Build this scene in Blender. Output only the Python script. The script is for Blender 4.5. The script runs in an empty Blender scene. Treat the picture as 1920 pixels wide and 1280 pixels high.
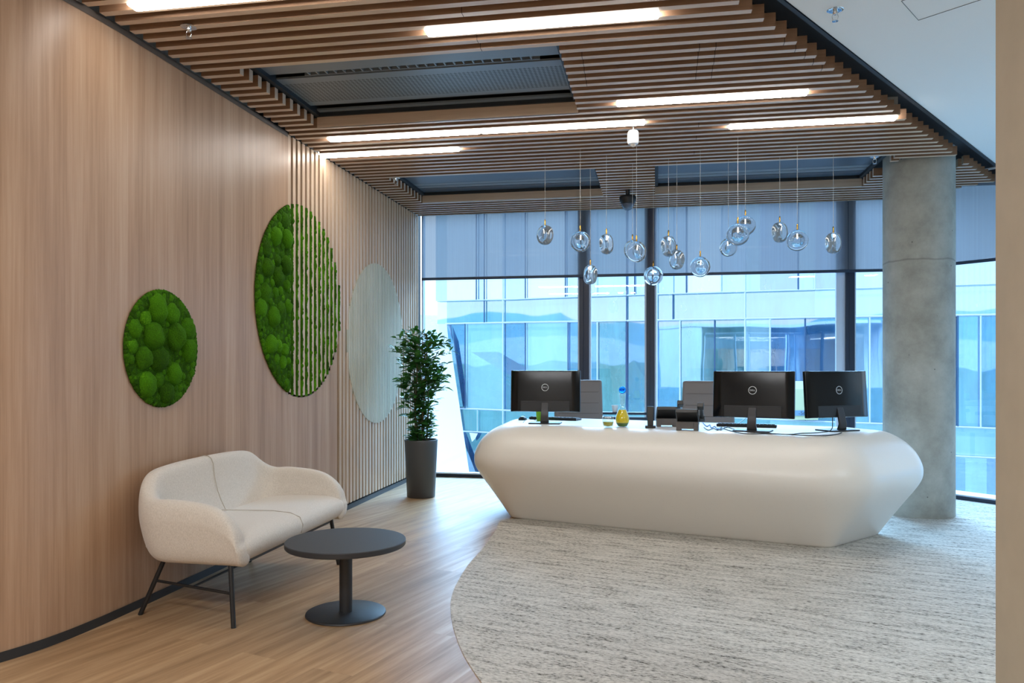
import bpy, bmesh, math, random
from mathutils import Vector, Matrix, noise
random.seed(7)
sc = bpy.context.scene
COL = sc.collection
PI = math.pi
SKY, SUN, FILL, EXPO, SKYSUN = 2.3, 1.4, 80, 0.0, 18.0

# ------------------------------------------------------------------ camera measurements (photo 1920x1280)
F = 1472.0; HOR = 685.0; H = 1.2; YAW = math.radians(10.36)
FW = Vector((-math.sin(YAW), math.cos(YAW), 0)); RT = Vector((math.cos(YAW), math.sin(YAW), 0))
CAM = Vector((0, 0, H))
def ray(u, v): return FW + RT*((u-960)/F) + Vector((0, 0, (HOR-v)/F))
def at_z(u, v, z): r = ray(u, v); return CAM + r*((z-H)/r.z)
def at_d(u, v, d): return CAM + ray(u, v)*d
def at_x(u, v, x): r = ray(u, v); return CAM + r*(x/r.x)
def at_y(u, v, y): r = ray(u, v); return CAM + r*(y/r.y)
def at_plane(u, v, p, n): r = ray(u, v); return CAM + r*((p-CAM).dot(n)/r.dot(n))

# ------------------------------------------------------------------ materials
def srgb(r, g, b):
    f = lambda c: (c/255/12.92) if c/255 <= .04045 else ((c/255+.055)/1.055)**2.4
    return (f(r), f(g), f(b), 1)
class NT:
    def __init__(s, name):
        s.m = bpy.data.materials.new(name); s.m.use_nodes = True
        s.t = s.m.node_tree; s.t.nodes.clear()
        s.out = s.t.nodes.new('ShaderNodeOutputMaterial')
    def n(s, ty, **kw):
        x = s.t.nodes.new(ty)
        for k, v in kw.items():
            if k.startswith('i_'):
                key = k[2:].replace('_', ' ')
                x.inputs[key].default_value = v
            else: setattr(x, k, v)
        return x
    def l(s, a, b): s.t.links.new(a, b)
def mapped(n, scale, rot=(0, 0, 0), coord='Object'):
    tc = n.n('ShaderNodeTexCoord'); mp = n.n('ShaderNodeMapping')
    mp.inputs['Scale'].default_value = scale; mp.inputs['Rotation'].default_value = rot
    n.l(tc.outputs[coord], mp.inputs['Vector']); return mp.outputs['Vector']
def ramp(n, fac, stops, interp='LINEAR'):
    r = n.n('ShaderNodeValToRGB'); r.color_ramp.interpolation = interp
    e = r.color_ramp.elements
    while len(e) < len(stops): e.new(.5)
    for k, (p, c) in enumerate(stops): e[k].position = p; e[k].color = c
    n.l(fac, r.inputs['Fac']); return r.outputs['Color']
def mat(name, col, rough=.5, metal=0, spec=.5, bump=0, bscale=200, var=0, vscale=8, emit=None, estr=0, coat=0):
    n = NT(name); b = n.n('ShaderNodeBsdfPrincipled')
    b.inputs['Base Color'].default_value = col; b.inputs['Roughness'].default_value = rough
    b.inputs['Metallic'].default_value = metal; b.inputs['Specular IOR Level'].default_value = spec
    b.inputs['Coat Weight'].default_value = coat
    if var:
        v = mapped(n, (vscale,)*3); t = n.n('ShaderNodeTexNoise', i_Detail=4.0); n.l(v, t.inputs['Vector'])
        d = tuple(c*(1-var) for c in col[:3])+(1,); e = tuple(min(1, c*(1+var)) for c in col[:3])+(1,)
        n.l(ramp(n, t.outputs['Fac'], [(.3, d), (.7, e)]), b.inputs['Base Color'])
    if bump:
        v = mapped(n, (bscale,)*3); t = n.n('ShaderNodeTexNoise', i_Detail=3.0); n.l(v, t.inputs['Vector'])
        bp = n.n('ShaderNodeBump', i_Strength=bump, i_Distance=.004); n.l(t.outputs['Fac'], bp.inputs['Height'])
        n.l(bp.outputs['Normal'], b.inputs['Normal'])
    if emit:
        b.inputs['Emission Color'].default_value = emit; b.inputs['Emission Strength'].default_value = estr
    n.l(b.outputs[0], n.out.inputs['Surface']); return n.m
def wood(name, c0, c1, c2, scale, rot=(0, 0, 0), rough=.5, fine=6.0, spec=.4):
    """long grain along the local axis with the smallest scale"""
    n = NT(name); b = n.n('ShaderNodeBsdfPrincipled', i_Roughness=rough)
    b.inputs['Specular IOR Level'].default_value = spec
    v = mapped(n, scale, rot)
    a = n.n('ShaderNodeTexNoise', i_Scale=1.0, i_Detail=5.0, i_Roughness=.6); n.l(v, a.inputs['Vector'])
    g = n.n('ShaderNodeTexNoise', i_Scale=fine, i_Detail=6.0, i_Roughness=.7); n.l(v, g.inputs['Vector'])
    mx = n.n('ShaderNodeMix', data_type='FLOAT', i_Factor=.45)
    n.l(a.outputs['Fac'], mx.inputs[2]); n.l(g.outputs['Fac'], mx.inputs[3])
    n.l(ramp(n, mx.outputs[0], [(.32, c0), (.5, c1), (.68, c2)]), b.inputs['Base Color'])
    n.l(b.outputs[0], n.out.inputs['Surface']); return n.m

M = {}
M['wall_wood'] = wood('wall_ash_veneer', srgb(146, 112, 86), srgb(176, 143, 115), srgb(196, 166, 139), (9, 9, .22), rough=.40)
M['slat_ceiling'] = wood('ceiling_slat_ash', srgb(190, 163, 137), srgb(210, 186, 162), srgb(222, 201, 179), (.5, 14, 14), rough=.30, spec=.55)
M['slat_side'] = wood('ceiling_slat_ash_shaded', srgb(128, 98, 76), srgb(150, 118, 94), srgb(168, 136, 110), (.5, 14, 14), rough=.5)  # same ash as the slat bottoms, darkened: shade put into the colour
M['slat_wall'] = wood('wall_slat_ash', srgb(176, 150, 124), srgb(202, 177, 152), srgb(216, 194, 170), (18, 18, .4), rough=.35)
M['dark'] = mat('dark_void', srgb(22, 24, 28), .8)
M['black_trim'] = mat('black_trim', srgb(30, 36, 42), .5)
M['grey_trim'] = mat('grey_trim', srgb(88, 78, 70), .5)
M['base'] = mat('dark_baseboard', srgb(42, 44, 46), .5)
M['white_ceiling'] = mat('white_plaster', srgb(242, 245, 245), .85, bump=.15, bscale=60)
M['taupe'] = mat('taupe_painted_wall', srgb(184, 170, 148), .8, bump=.1, bscale=90, var=.04, vscale=2)
M['white_wall'] = mat('white_painted_wall', srgb(205, 203, 198), .85)
M['concrete'] = None
M['black_metal'] = mat('black_powder_coat', srgb(26, 26, 27), .45)
M['table_top'] = mat('charcoal_laminate', srgb(48, 49, 52), .5, bump=.05, bscale=300)
M['table_metal'] = mat('charcoal_metal', srgb(42, 42, 44), .45)
M['pot'] = mat('anthracite_planter', srgb(70, 71, 74), .42)
M['soil'] = mat('soil', srgb(46, 36, 28), .95, bump=.8, bscale=60)
M['stem'] = mat('stem_bark', srgb(92, 80, 52), .8, var=.2, vscale=30)
M['solid'] = None
M['monitor'] = mat('gloss_black_plastic', srgb(14, 16, 19), .16, spec=.4)
M['monitor_matte'] = mat('matte_black_plastic', srgb(22, 23, 26), .45)
M['screen'] = mat('dark_screen', srgb(12, 13, 15), .15)
M['logo'] = mat('silver_print', srgb(190, 195, 198), .35, metal=.3)
M['steel'] = mat('stand_grey', srgb(62, 62, 64), .35, metal=.5)
M['phone_black'] = mat('phone_black_plastic', srgb(30, 32, 33), .35)
M['phone_grey'] = mat('phone_grey_plastic', srgb(96, 92, 90), .55)
M['chair_grey'] = mat('taupe_chair_leather', srgb(118, 108, 103), .6)
M['chrome'] = mat('chrome', srgb(220, 222, 224), .12, metal=1)
M['brass'] = mat('brass', srgb(205, 160, 80), .25, metal=1)
M['white_plastic'] = mat('white_plastic', srgb(235, 235, 235), .4)
M['cord'] = mat('pale_wire', srgb(215, 215, 212), .5)
M['blackcable'] = mat('black_rubber', srgb(20, 22, 26), .5)
M['bluecable'] = mat('blue_rubber', srgb(70, 110, 190), .5)
M['green'] = mat('lime_plastic', srgb(140, 205, 40), .4)
M['mullion'] = mat('dark_anodised_frame', srgb(34, 44, 64), .4)
M['reveal'] = mat('pale_frame_reveal', srgb(214, 228, 246), .4)
M['ac_grey'] = mat('grey_unit_enamel', srgb(118, 128, 136), .35)
M['ac_blue'] = mat('blue_grey_enamel', srgb(74, 88, 102), .3)
M['ac_dark'] = mat('dark_unit_slot', srgb(28, 32, 36), .5)
M['bluestone'] = mat('blue_blind_rail', srgb(44, 58, 80), .5)
M['light'] = mat('lit_diffuser', (1, 1, 1, 1), .5, emit=(1, .96, .90, 1), estr=28)
M['bulb'] = mat('pendant_led', (1, 1, 1, 1), .5, emit=(1, .95, .85, 1), estr=3)
M['fix'] = mat('fitting_white', srgb(205, 200, 192), .5)

# fabric (sofa)
n = NT('oatmeal_wool'); b = n.n('ShaderNodeBsdfPrincipled', i_Roughness=.95); b.inputs['Specular IOR Level'].default_value = .15
b.inputs['Sheen Weight'].default_value = .25
v = mapped(n, (90, 90, 40)); t = n.n('ShaderNodeTexNoise', i_Scale=3.0, i_Detail=5.0); n.l(v, t.inputs['Vector'])
n.l(ramp(n, t.outputs['Fac'], [(.3, srgb(200, 191, 179)), (.7, srgb(221, 213, 202))]), b.inputs['Base Color'])
bp = n.n('ShaderNodeBump', i_Strength=.25, i_Distance=.002); n.l(t.outputs['Fac'], bp.inputs['Height']); n.l(bp.outputs['Normal'], b.inputs['Normal'])
n.l(b.outputs[0], n.out.inputs['Surface']); M['fabric'] = n.m
M['seam'] = mat('seam_thread', srgb(182, 169, 152), .9)

# solid surface with fine speckles (desk)
n = NT('speckled_solid_surface'); b = n.n('ShaderNodeBsdfPrincipled', i_Roughness=.32)
v = mapped(n, (1, 1, 1)); vo = n.n('ShaderNodeTexVoronoi', i_Scale=95.0); n.l(v, vo.inputs['Vector'])
c1 = ramp(n, vo.outputs['Distance'], [(.05, srgb(188, 178, 165)), (.14, srgb(232, 226, 217))])
vo2 = n.n('ShaderNodeTexNoise', i_Scale=25.0); n.l(v, vo2.inputs['Vector'])
mk = ramp(n, vo2.outputs['Fac'], [(.5, (0, 0, 0, 1)), (.6, (1, 1, 1, 1))])
mx = n.n('ShaderNodeMix', data_type='RGBA'); mx.inputs[6].default_value = srgb(232, 226, 217)
n.l(mk, mx.inputs[0]); n.l(c1, mx.inputs[7]); n.l(mx.outputs[2], b.inputs['Base Color'])
n.l(b.outputs[0], n.out.inputs['Surface']); M['solid'] = n.m

# concrete column
n = NT('raw_concrete'); b = n.n('ShaderNodeBsdfPrincipled', i_Roughness=.8)
v = mapped(n, (1, 1, 1)); a = n.n('ShaderNodeTexNoise', i_Scale=3.0, i_Detail=9.0, i_Roughness=.68); n.l(v, a.inputs['Vector'])
c1 = ramp(n, a.outputs['Fac'], [(.28, srgb(132, 131, 124)), (.52, srgb(162, 162, 154)), (.72, srgb(182, 182, 174))])
vo = n.n('ShaderNodeTexVoronoi', i_Scale=9.0); n.l(v, vo.inputs['Vector'])
pit = ramp(n, vo.outputs['Distance'], [(.035, (.25, .25, .25, 1)), (.06, (1, 1, 1, 1))])
mx = n.n('ShaderNodeMix', data_type='RGBA', blend_type='MULTIPLY', i_Factor=.8); n.l(c1, mx.inputs[6]); n.l(pit, mx.inputs[7])
# casting joint ring at z = 2.03
sp = n.n('ShaderNodeSeparateXYZ'); n.l(v, sp.inputs[0])
wob = n.n('ShaderNodeTexNoise', i_Scale=6.0); n.l(v, wob.inputs['Vector'])
m1 = n.n('ShaderNodeMath', operation='MULTIPLY_ADD'); n.l(wob.outputs['Fac'], m1.inputs[0]); m1.inputs[1].default_value = .03; n.l(sp.outputs['Z'], m1.inputs[2])
m2 = n.n('ShaderNodeMath', operation='SUBTRACT'); n.l(m1.outputs[0], m2.inputs[0]); m2.inputs[1].default_value = 2.047
m3 = n.n('ShaderNodeMath', operation='ABSOLUTE'); n.l(m2.outputs[0], m3.inputs[0])
jr = ramp(n, m3.outputs[0], [(.003, (.55, .55, .55, 1)), (.009, (1, 1, 1, 1))])
mx2 = n.n('ShaderNodeMix', data_type='RGBA', blend_type='MULTIPLY', i_Factor=.7); n.l(mx.outputs[2], mx2.inputs[6]); n.l(jr, mx2.inputs[7])
n.l(mx2.outputs[2], b.inputs['Base Color'])
bp = n.n('ShaderNodeBump', i_Strength=.2, i_Distance=.01); n.l(a.outputs['Fac'], bp.inputs['Height']); n.l(bp.outputs['Normal'], b.inputs['Normal'])
n.l(b.outputs[0], n.out.inputs['Surface']); M['concrete'] = n.m

# plank floor: planks run along e2 (16 deg off the wall)
DANG = math.radians(-16.0)
n = NT('oak_plank_floor'); b = n.n('ShaderNodeBsdfPrincipled')
v = mapped(n, (1, 1, 1), (0, 0, -(PI/2+DANG)))      # x along the plank
br = n.n('ShaderNodeTexBrick', offset=.37, i_Scale=1.0, i_Mortar_Size=.0012, i_Bias=0.0)
br.inputs['Brick Width'].default_value = 1.5; br.inputs['Row Height'].default_value = .19
br.inputs['Color1'].default_value = (0, 0, 0, 1); br.inputs['Color2'].default_value = (1, 1, 1, 1); br.inputs['Mortar'].default_value = (.4, .4, .4, 1)
n.l(v, br.inputs['Vector'])
mp = n.n('ShaderNodeMapping'); mp.inputs['Scale'].default_value = (.7, 11, 1); n.l(v, mp.inputs['Vector'])
ad = n.n('ShaderNodeVectorMath', operation='ADD'); n.l(mp.outputs[0], ad.inputs[0])
sc3 = n.n('ShaderNodeVectorMath', operation='SCALE'); sc3.inputs['Scale'].default_value = 13.0; n.l(br.outputs['Color'], sc3.inputs[0]); n.l(sc3.outputs[0], ad.inputs[1])
g = n.n('ShaderNodeTexNoise', i_Scale=1.6, i_Detail=7.0, i_Roughness=.65); n.l(ad.outputs[0], g.inputs['Vector'])
c1 = ramp(n, g.outputs['Fac'], [(.3, srgb(140, 108, 76)), (.5, srgb(172, 138, 102)), (.7, srgb(196, 164, 126))])
tone = ramp(n, br.outputs['Color'], [(0, (.86, .86, .86, 1)), (1, (1.0, 1.0, 1.0, 1))])
mx = n.n('ShaderNodeMix', data_type='RGBA', blend_type='MULTIPLY', i_Factor=1.0); n.l(c1, mx.inputs[6]); n.l(tone, mx.inputs[7])
n.l(mx.outputs[2], b.inputs['Base Color'])
n.l(ramp(n, g.outputs['Fac'], [(.3, (.46, .46, .46, 1)), (.7, (.36, .36, .36, 1))]), b.inputs['Roughness'])
b.inputs['Specular IOR Level'].default_value = .5
n.l(b.outputs[0], n.out.inputs['Surface']); M['floor'] = n.m

# carpet: pale grey loop with dark flecks drawn out along e1
n = NT('flecked_grey_carpet'); b = n.n('ShaderNodeBsdfPrincipled', i_Roughness=.95); b.inputs['Specular IOR Level'].default_value = .2
v = mapped(n, (1, 1, 1), (0, 0, -DANG))
mp = n.n('ShaderNodeMapping'); mp.inputs['Scale'].default_value = (2.6, 17, 1); n.l(v, mp.inputs['Vector'])
a = n.n('ShaderNodeTexNoise', i_Scale=1.5, i_Detail=4.0, i_Roughness=.6); n.l(mp.outputs[0], a.inputs['Vector'])
mp2 = n.n('ShaderNodeMapping'); mp2.inputs['Scale'].default_value = (42, 100, 1); n.l(v, mp2.inputs['Vector'])
g = n.n('ShaderNodeTexNoise', i_Scale=1.0, i_Detail=4.0, i_Roughness=.72); n.l(mp2.outputs[0], g.inputs['Vector'])
sm = n.n('ShaderNodeMath', operation='MULTIPLY_ADD'); n.l(a.outputs['Fac'], sm.inputs[0]); sm.inputs[1].default_value = .55; n.l(g.outputs['Fac'], sm.inputs[2])
n.l(ramp(n, sm.outputs[0], [(.60, srgb(78, 74, 68)), (.725, srgb(176, 171, 162)), (.88, srgb(208, 203, 194))]), b.inputs['Base Color'])
bp = n.n('ShaderNodeBump', i_Strength=.4, i_Distance=.004); n.l(g.outputs['Fac'], bp.inputs['Height']); n.l(bp.outputs['Normal'], b.inputs['Normal'])
n.l(b.outputs[0], n.out.inputs['Surface']); M['carpet'] = n.m

# moss
n = NT('preserved_moss'); b = n.n('ShaderNodeBsdfPrincipled', i_Roughness=.95); b.inputs['Specular IOR Level'].default_value = .1
at = n.n('ShaderNodeAttribute', attribute_name='tone'); v = mapped(n, (1, 1, 1))
g = n.n('ShaderNodeTexNoise', i_Scale=160.0, i_Detail=3.0); n.l(v, g.inputs['Vector'])
g2 = n.n('ShaderNodeTexNoise', i_Scale=12.0, i_Detail=3.0); n.l(v, g2.inputs['Vector'])
m1 = n.n('ShaderNodeMath', operation='MULTIPLY_ADD'); n.l(g.outputs['Fac'], m1.inputs[0]); m1.inputs[1].default_value = .7; n.l(at.outputs['Fac'], m1.inputs[2])
m2 = n.n('ShaderNodeMath', operation='MULTIPLY_ADD'); n.l(g2.outputs['Fac'], m2.inputs[0]); m2.inputs[1].default_value = .5; n.l(m1.outputs[0], m2.inputs[2])
n.l(ramp(n, m2.outputs[0], [(.35, srgb(40, 72, 8)), (.85, srgb(72, 128, 14)), (1.35, srgb(112, 168, 34))]), b.inputs['Base Color'])
bp = n.n('ShaderNodeBump', i_Strength=.9, i_Distance=.006); n.l(g.outputs['Fac'], bp.inputs['Height']); n.l(bp.outputs['Normal'], b.inputs['Normal'])
n.l(b.outputs[0], n.out.inputs['Surface']); M['moss'] = n.m
M['moss_back'] = mat('moss_backing', srgb(34, 50, 12), .95)

# pale green-grey timber of the round slatted panel
M['pale_disc'] = wood('pale_washed_timber', srgb(170, 165, 146), srgb(192, 187, 168), srgb(206, 202, 184), (20, 20, .8), rough=.6)
M['gap'] = mat('shadow_gap', srgb(70, 60, 50), .8)

# leaves
n = NT('glossy_leaf'); b = n.n('ShaderNodeBsdfPrincipled', i_Roughness=.35)
oi = n.n('ShaderNodeAttribute', attribute_name='tone')
n.l(ramp(n, oi.outputs['Fac'], [(0, srgb(30, 70, 30)), (.6, srgb(54, 108, 44)), (1, srgb(98, 152, 64))]), b.inputs['Base Color'])
tl = n.n('ShaderNodeBsdfTranslucent'); tl.inputs[0].default_value = srgb(84, 140, 50)
mx = n.n('ShaderNodeMixShader', i_Fac=.2); n.l(b.outputs[0], mx.inputs[1]); n.l(tl.outputs[0], mx.inputs[2])
n.l(mx.outputs[0], n.out.inputs['Surface']); M['leaf'] = n.m

# glass of various kinds
def thin_glass(name, tint, f0=.05):
    n = NT(name); tr = n.n('ShaderNodeBsdfTransparent'); tr.inputs[0].default_value = tint
    gl = n.n('ShaderNodeBsdfGlossy', i_Roughness=.0); gl.inputs[0].default_value = (1, 1, 1, 1)
    lw = n.n('ShaderNodeLayerWeight', i_Blend=.5); pw = n.n('ShaderNodeMath', operation='POWER'); n.l(lw.outputs['Facing'], pw.inputs[0]); pw.inputs[1].default_value = 5.0
    fr = n.n('ShaderNodeMath', operation='MULTIPLY_ADD'); n.l(pw.outputs[0], fr.inputs[0]); fr.inputs[1].default_value = .9; fr.inputs[2].default_value = f0
    mx = n.n('ShaderNodeMixShader'); n.l(fr.outputs[0], mx.inputs[0]); n.l(tr.outputs[0], mx.inputs[1]); n.l(gl.outputs[0], mx.inputs[2])
    n.l(mx.outputs[0], n.out.inputs['Surface']); return n.m
M['pane'] = thin_glass('window_glass', (.86, .95, 1, 1))
M['thinglass'] = thin_glass('drinking_glass', (.94, .97, .98, 1), .09)
n = NT('cast_crystal'); g = n.n('ShaderNodeBsdfGlass', i_Roughness=.0, i_IOR=1.30); g.inputs[0].default_value = (1, 1, 1, 1)
tl = n.n('ShaderNodeBsdfTranslucent'); tl.inputs[0].default_value = (.95, .97, 1, 1); mx = n.n('ShaderNodeMixShader', i_Fac=.12); n.l(g.outputs[0], mx.inputs[1]); n.l(tl.outputs[0], mx.inputs[2])
n.l(mx.outputs[0], n.out.inputs['Surface']); M['crystal'] = n.m
n = NT('blue_glass'); g = n.n('ShaderNodeBsdfGlass', i_Roughness=.0, i_IOR=1.45); g.inputs[0].default_value = srgb(95, 185, 248)
n.l(g.outputs[0], n.out.inputs['Surface']); M['blueglass'] = n.m
def liquid(name, c0, c1, z0, z1):
    n = NT(name); b = n.n('ShaderNodeBsdfPrincipled', i_Roughness=.15)
    v = mapped(n, (1, 1, 1)); sp = n.n('ShaderNodeSeparateXYZ'); n.l(v, sp.inputs[0])
    mr = n.n('ShaderNodeMapRange'); mr.inputs['From Min'].default_value = z0; mr.inputs['From Max'].default_value = z1
    n.l(sp.outputs['Z'], mr.inputs['Value']); c = ramp(n, mr.outputs[0], [(0, c0), (1, c1)]); n.l(c, b.inputs['Base Color'])
    tl = n.n('ShaderNodeBsdfTranslucent'); n.l(c, tl.inputs[0])
    mx = n.n('ShaderNodeMixShader', i_Fac=.3); n.l(b.outputs[0], mx.inputs[1]); n.l(tl.outputs[0], mx.inputs[2])
    n.l(mx.outputs[0], n.out.inputs['Surface']); return n.m
M['juice'] = liquid('yellow_juice', srgb(60, 110, 20), srgb(252, 224, 8), .028, .036)
M['lemonade'] = liquid('yellow_drink', srgb(225, 210, 30), srgb(225, 210, 30), 0, 1)
# screen blind: open weave
n = NT('screen_blind_weave')
v = mapped(n, (1, 1, 1)); g = n.n('ShaderNodeTexNoise', i_Scale=1.0, i_Detail=2.0)
mp = n.n('ShaderNodeMapping'); mp.inputs['Scale'].default_value = (60, 60, .4); n.l(v, mp.inputs[0]); n.l(mp.outputs[0], g.inputs['Vector'])
df = n.n('ShaderNodeBsdfDiffuse'); n.l(ramp(n, g.outputs['Fac'], [(.3, srgb(104, 112, 124)), (.7, srgb(116, 124, 136))]), df.inputs[0])
tl = n.n('ShaderNodeBsdfTranslucent'); tl.inputs[0].default_value = srgb(120, 118, 122)
tr = n.n('ShaderNodeBsdfTransparent'); tr.inputs[0].default_value = (1, 1, 1, 1)
m1 = n.n('ShaderNodeMixShader', i_Fac=.40); n.l(df.outputs[0], m1.inputs[1]); n.l(tl.outputs[0], m1.inputs[2])
m2 = n.n('ShaderNodeMixShader', i_Fac=.15); n.l(m1.outputs[0], m2.inputs[1]); n.l(tr.outputs[0], m2.inputs[2])
n.l(m2.outputs[0], n.out.inputs['Surface']); M['blind'] = n.m
# perforated metal
n = NT('perforated_metal'); b = n.n('ShaderNodeBsdfPrincipled', i_Roughness=.4)
v = mapped(n, (55, 55, 55), (0, 0, PI/4)); ck = n.n('ShaderNodeTexChecker', i_Scale=1.0); n.l(v, ck.inputs['Vector'])
ck.inputs['Color1'].default_value = srgb(124, 132, 136); ck.inputs['Color2'].default_value = srgb(60, 68, 74)
n.l(ck.outputs[0], b.inputs['Base Color']); n.l(b.outputs[0], n.out.inputs['Surface']); M['perf'] = n.m

# ------------------------------------------------------------------ mesh builder
class MB:
    def __init__(s): s.v = []; s.f = []; s.mi = []; s.tone = []
    def add(s, vs, fs, m=0, tone=0.5):
        o = len(s.v); s.v += [tuple(p) for p in vs]; s.f += [tuple(o+i for i in q) for q in fs]; s.mi += [m]*len(fs)
        s.tone += [tone]*len(vs); return s
    def box(s, x0, x1, y0, y1, z0, z1, mtx=None, m=0):
        vs = [Vector((x, y, z)) for z in (z0, z1) for y in (y0, y1) for x in (x0, x1)]
        if mtx: vs = [mtx @ p for p in vs]
        return s.add(vs, [(0, 2, 3, 1), (4, 5, 7, 6), (0, 1, 5, 4), (2, 6, 7, 3), (0, 4, 6, 2), (1, 3, 7, 5)], m)
    def tube(s, pts, r, n=10, cap=True, m=0):
        pts = [Vector(p) for p in pts]; rings = []
        rr = r if isinstance(r, (list, tuple)) else [r]*len(pts)
        up = Vector((0, 0, 1))
        d0 = (pts[1]-pts[0]).normalized()
        a = d0.cross(up)
        if a.length < 1e-4: a = Vector((1, 0, 0))
        a.normalize()
        vs = []
        for i, p in enumerate(pts):
            d = (pts[min(i+1, len(pts)-1)]-pts[max(i-1, 0)]).normalized()
            a = (a - d*a.dot(d)).normalized(); bb = d.cross(a)
            vs += [p + (a*math.cos(2*PI*k/n)+bb*math.sin(2*PI*k/n))*rr[i] for k in range(n)]
        fs = [(i*n+k, i*n+(k+1) % n, (i+1)*n+(k+1) % n, (i+1)*n+k) for i in range(len(pts)-1) for k in range(n)]
        if cap: fs += [tuple(range(n-1, -1, -1)), tuple((len(pts)-1)*n+k for k in range(n))]
        return s.add(vs, fs, m)
    def lathe(s, prof, n=48, c=(0, 0, 0), mtx=None, m=0):
        vs = []; 
        for r, z in prof: vs += [Vector((c[0]+r*math.cos(2*PI*k/n), c[1]+r*math.sin(2*PI*k/n), c[2]+z)) for k in range(n)]
        if mtx: vs = [mtx @ p for p in vs]
        fs = [(i*n+k, i*n+(k+1) % n, (i+1)*n+(k+1) % n, (i+1)*n+k) for i in range(len(prof)-1) for k in range(n)]
        if prof[0][0] > 1e-6: fs.append(tuple(range(n-1, -1, -1)))
        if prof[-1][0] > 1e-6: fs.append(tuple((len(prof)-1)*n+k for k in range(n)))
        return s.add(vs, fs, m)
    def quad(s, a, b, c, d, m=0): return s.add([a, b, c, d], [(0, 1, 2, 3)], m)
    def build(s, name, mats, parent=None, smooth=False, bevel=0, subsurf=0, loc=None, tone=False, auto=None):
        me = bpy.data.meshes.new(name)
        off = Vector(loc) if loc is not None else Vector((0, 0, 0))
        me.from_pydata([tuple(Vector(p)-off) for p in s.v], [], s.f); me.update()
        mats = mats if isinstance(mats, (list, tuple)) else [mats]
        for x in mats: me.materials.append(x)
        for p, i in zip(me.polygons, s.mi): p.material_index = i
        if tone:
            at = me.attributes.new('tone', 'FLOAT', 'POINT')
            for i, t in enumerate(s.tone): at.data[i].value = t
        bmx = bmesh.new(); bmx.from_mesh(me)
        bmesh.ops.remove_doubles(bmx, verts=bmx.verts, dist=1e-5); bmesh.ops.recalc_face_normals(bmx, faces=bmx.faces)
        bmx.to_mesh(me); bmx.free()
        if smooth: me.shade_smooth()
        if auto is not None: me.shade_smooth(); me.set_sharp_from_angle(angle=math.radians(auto))
        o = bpy.data.objects.new(name, me); COL.objects.link(o)
        if loc is not None: o.location = off
        if parent is not None:
            o.parent = parent
        if bevel:
            bv = o.modifiers.new('edge', 'BEVEL'); bv.width = bevel; bv.segments = 3; bv.limit_method = 'ANGLE'; bv.angle_limit = math.radians(35)
            me.shade_smooth(); me.set_sharp_from_angle(angle=math.radians(60))
        if subsurf:
            ss = o.modifiers.new('smooth', 'SUBSURF'); ss.levels = subsurf; ss.render_levels = subsurf; me.shade_smooth()
        return o
def empty(name, loc=(0, 0, 0), rz=0):
    o = bpy.data.objects.new(name, None); COL.objects.link(o); o.location = loc; o.rotation_euler = (0, 0, rz); o.empty_display_size = .05
    return o
def tag(o, label, cat, group=None, kind=None):
    o['label'] = label; o['category'] = cat
    if group: o['group'] = group
    if kind: o['kind'] = kind
    return o
def struct(o, label=None, cat=None):
    o['kind'] = 'structure'
    if label: o['label'] = label
    if cat: o['category'] = cat
    return o
def copy_tree(o, parent=None):
    c = o.copy(); COL.objects.link(c)
    if parent is not None: c.parent = parent
    for ch in list(o.children): copy_tree(ch, c)
    return c
def text_geo(txt, size, extrude=.0006, align='CENTER'):
    cu = bpy.data.curves.new('lettering', 'FONT'); cu.body = txt; cu.size = size; cu.extrude = extrude; cu.align_x = align; cu.align_y = 'CENTER'
    ob = bpy.data.objects.new('lettering', cu); COL.objects.link(ob)
    bpy.context.view_layer.update()
    me = bpy.data.meshes.new_from_object(ob.evaluated_get(bpy.context.evaluated_depsgraph_get()))
    vs = [v.co.copy() for v in me.vertices]; fs = [tuple(p.vertices) for p in me.polygons]
    bpy.data.objects.remove(ob); bpy.data.curves.remove(cu); bpy.data.meshes.remove(me)
    return vs, fs

# ================================================================== THE SETTING
WX = -2.52            # face of the left wall
ZC = 2.81             # underside of the ceiling slats
WY = 8.24             # window plane
# left wall plan (curves away near the camera)
wall_pts = [(WX, 8.35), (WX, 5.5), (WX, 3.42), (-2.525, 3.2), (-2.545, 2.98), (-2.59, 2.80), (-2.67, 2.62), (-2.80, 2.44), (-3.0, 2.28), (-3.3, 2.16), (-3.7, 2.1), (-4.6, 2.1)]
def wall_x(y):
    for (x0, y0), (x1, y1) in zip(wall_pts, wall_pts[1:]):
        if y1 <= y <= y0: return x0+(x1-x0)*(y0-y)/max(1e-6, y0-y1)
    return WX
def strip(pts, z0, z1, th=.0):
    m = MB()
    for (a, b) in zip(pts, pts[1:]): m.quad((a[0], a[1], z0), (b[0], b[1], z0), (b[0], b[1], z1), (a[0], a[1], z1))
    return m
# smooth the bend
def densify(pts, n=8):
    out = []
    P = [Vector((p[0], p[1], 0)) for p in pts]
    for i in range(len(P)-1):
        p0 = P[max(i-1, 0)]; p1 = P[i]; p2 = P[i+1]; p3 = P[min(i+2, len(P)-1)]
        for k in range(n):
            t = k/n
            q = .5*((2*p1)+(p2-p0)*t+(2*p0-5*p1+4*p2-p3)*t*t+(3*p1-p0-3*p2+p3)*t**3)
            out.append((q.x, q.y))
    out.append((P[-1].x, P[-1].y)); return out
curve_pts = [(WX, 8.35)] + densify(wall_pts[2:], 6)

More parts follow.
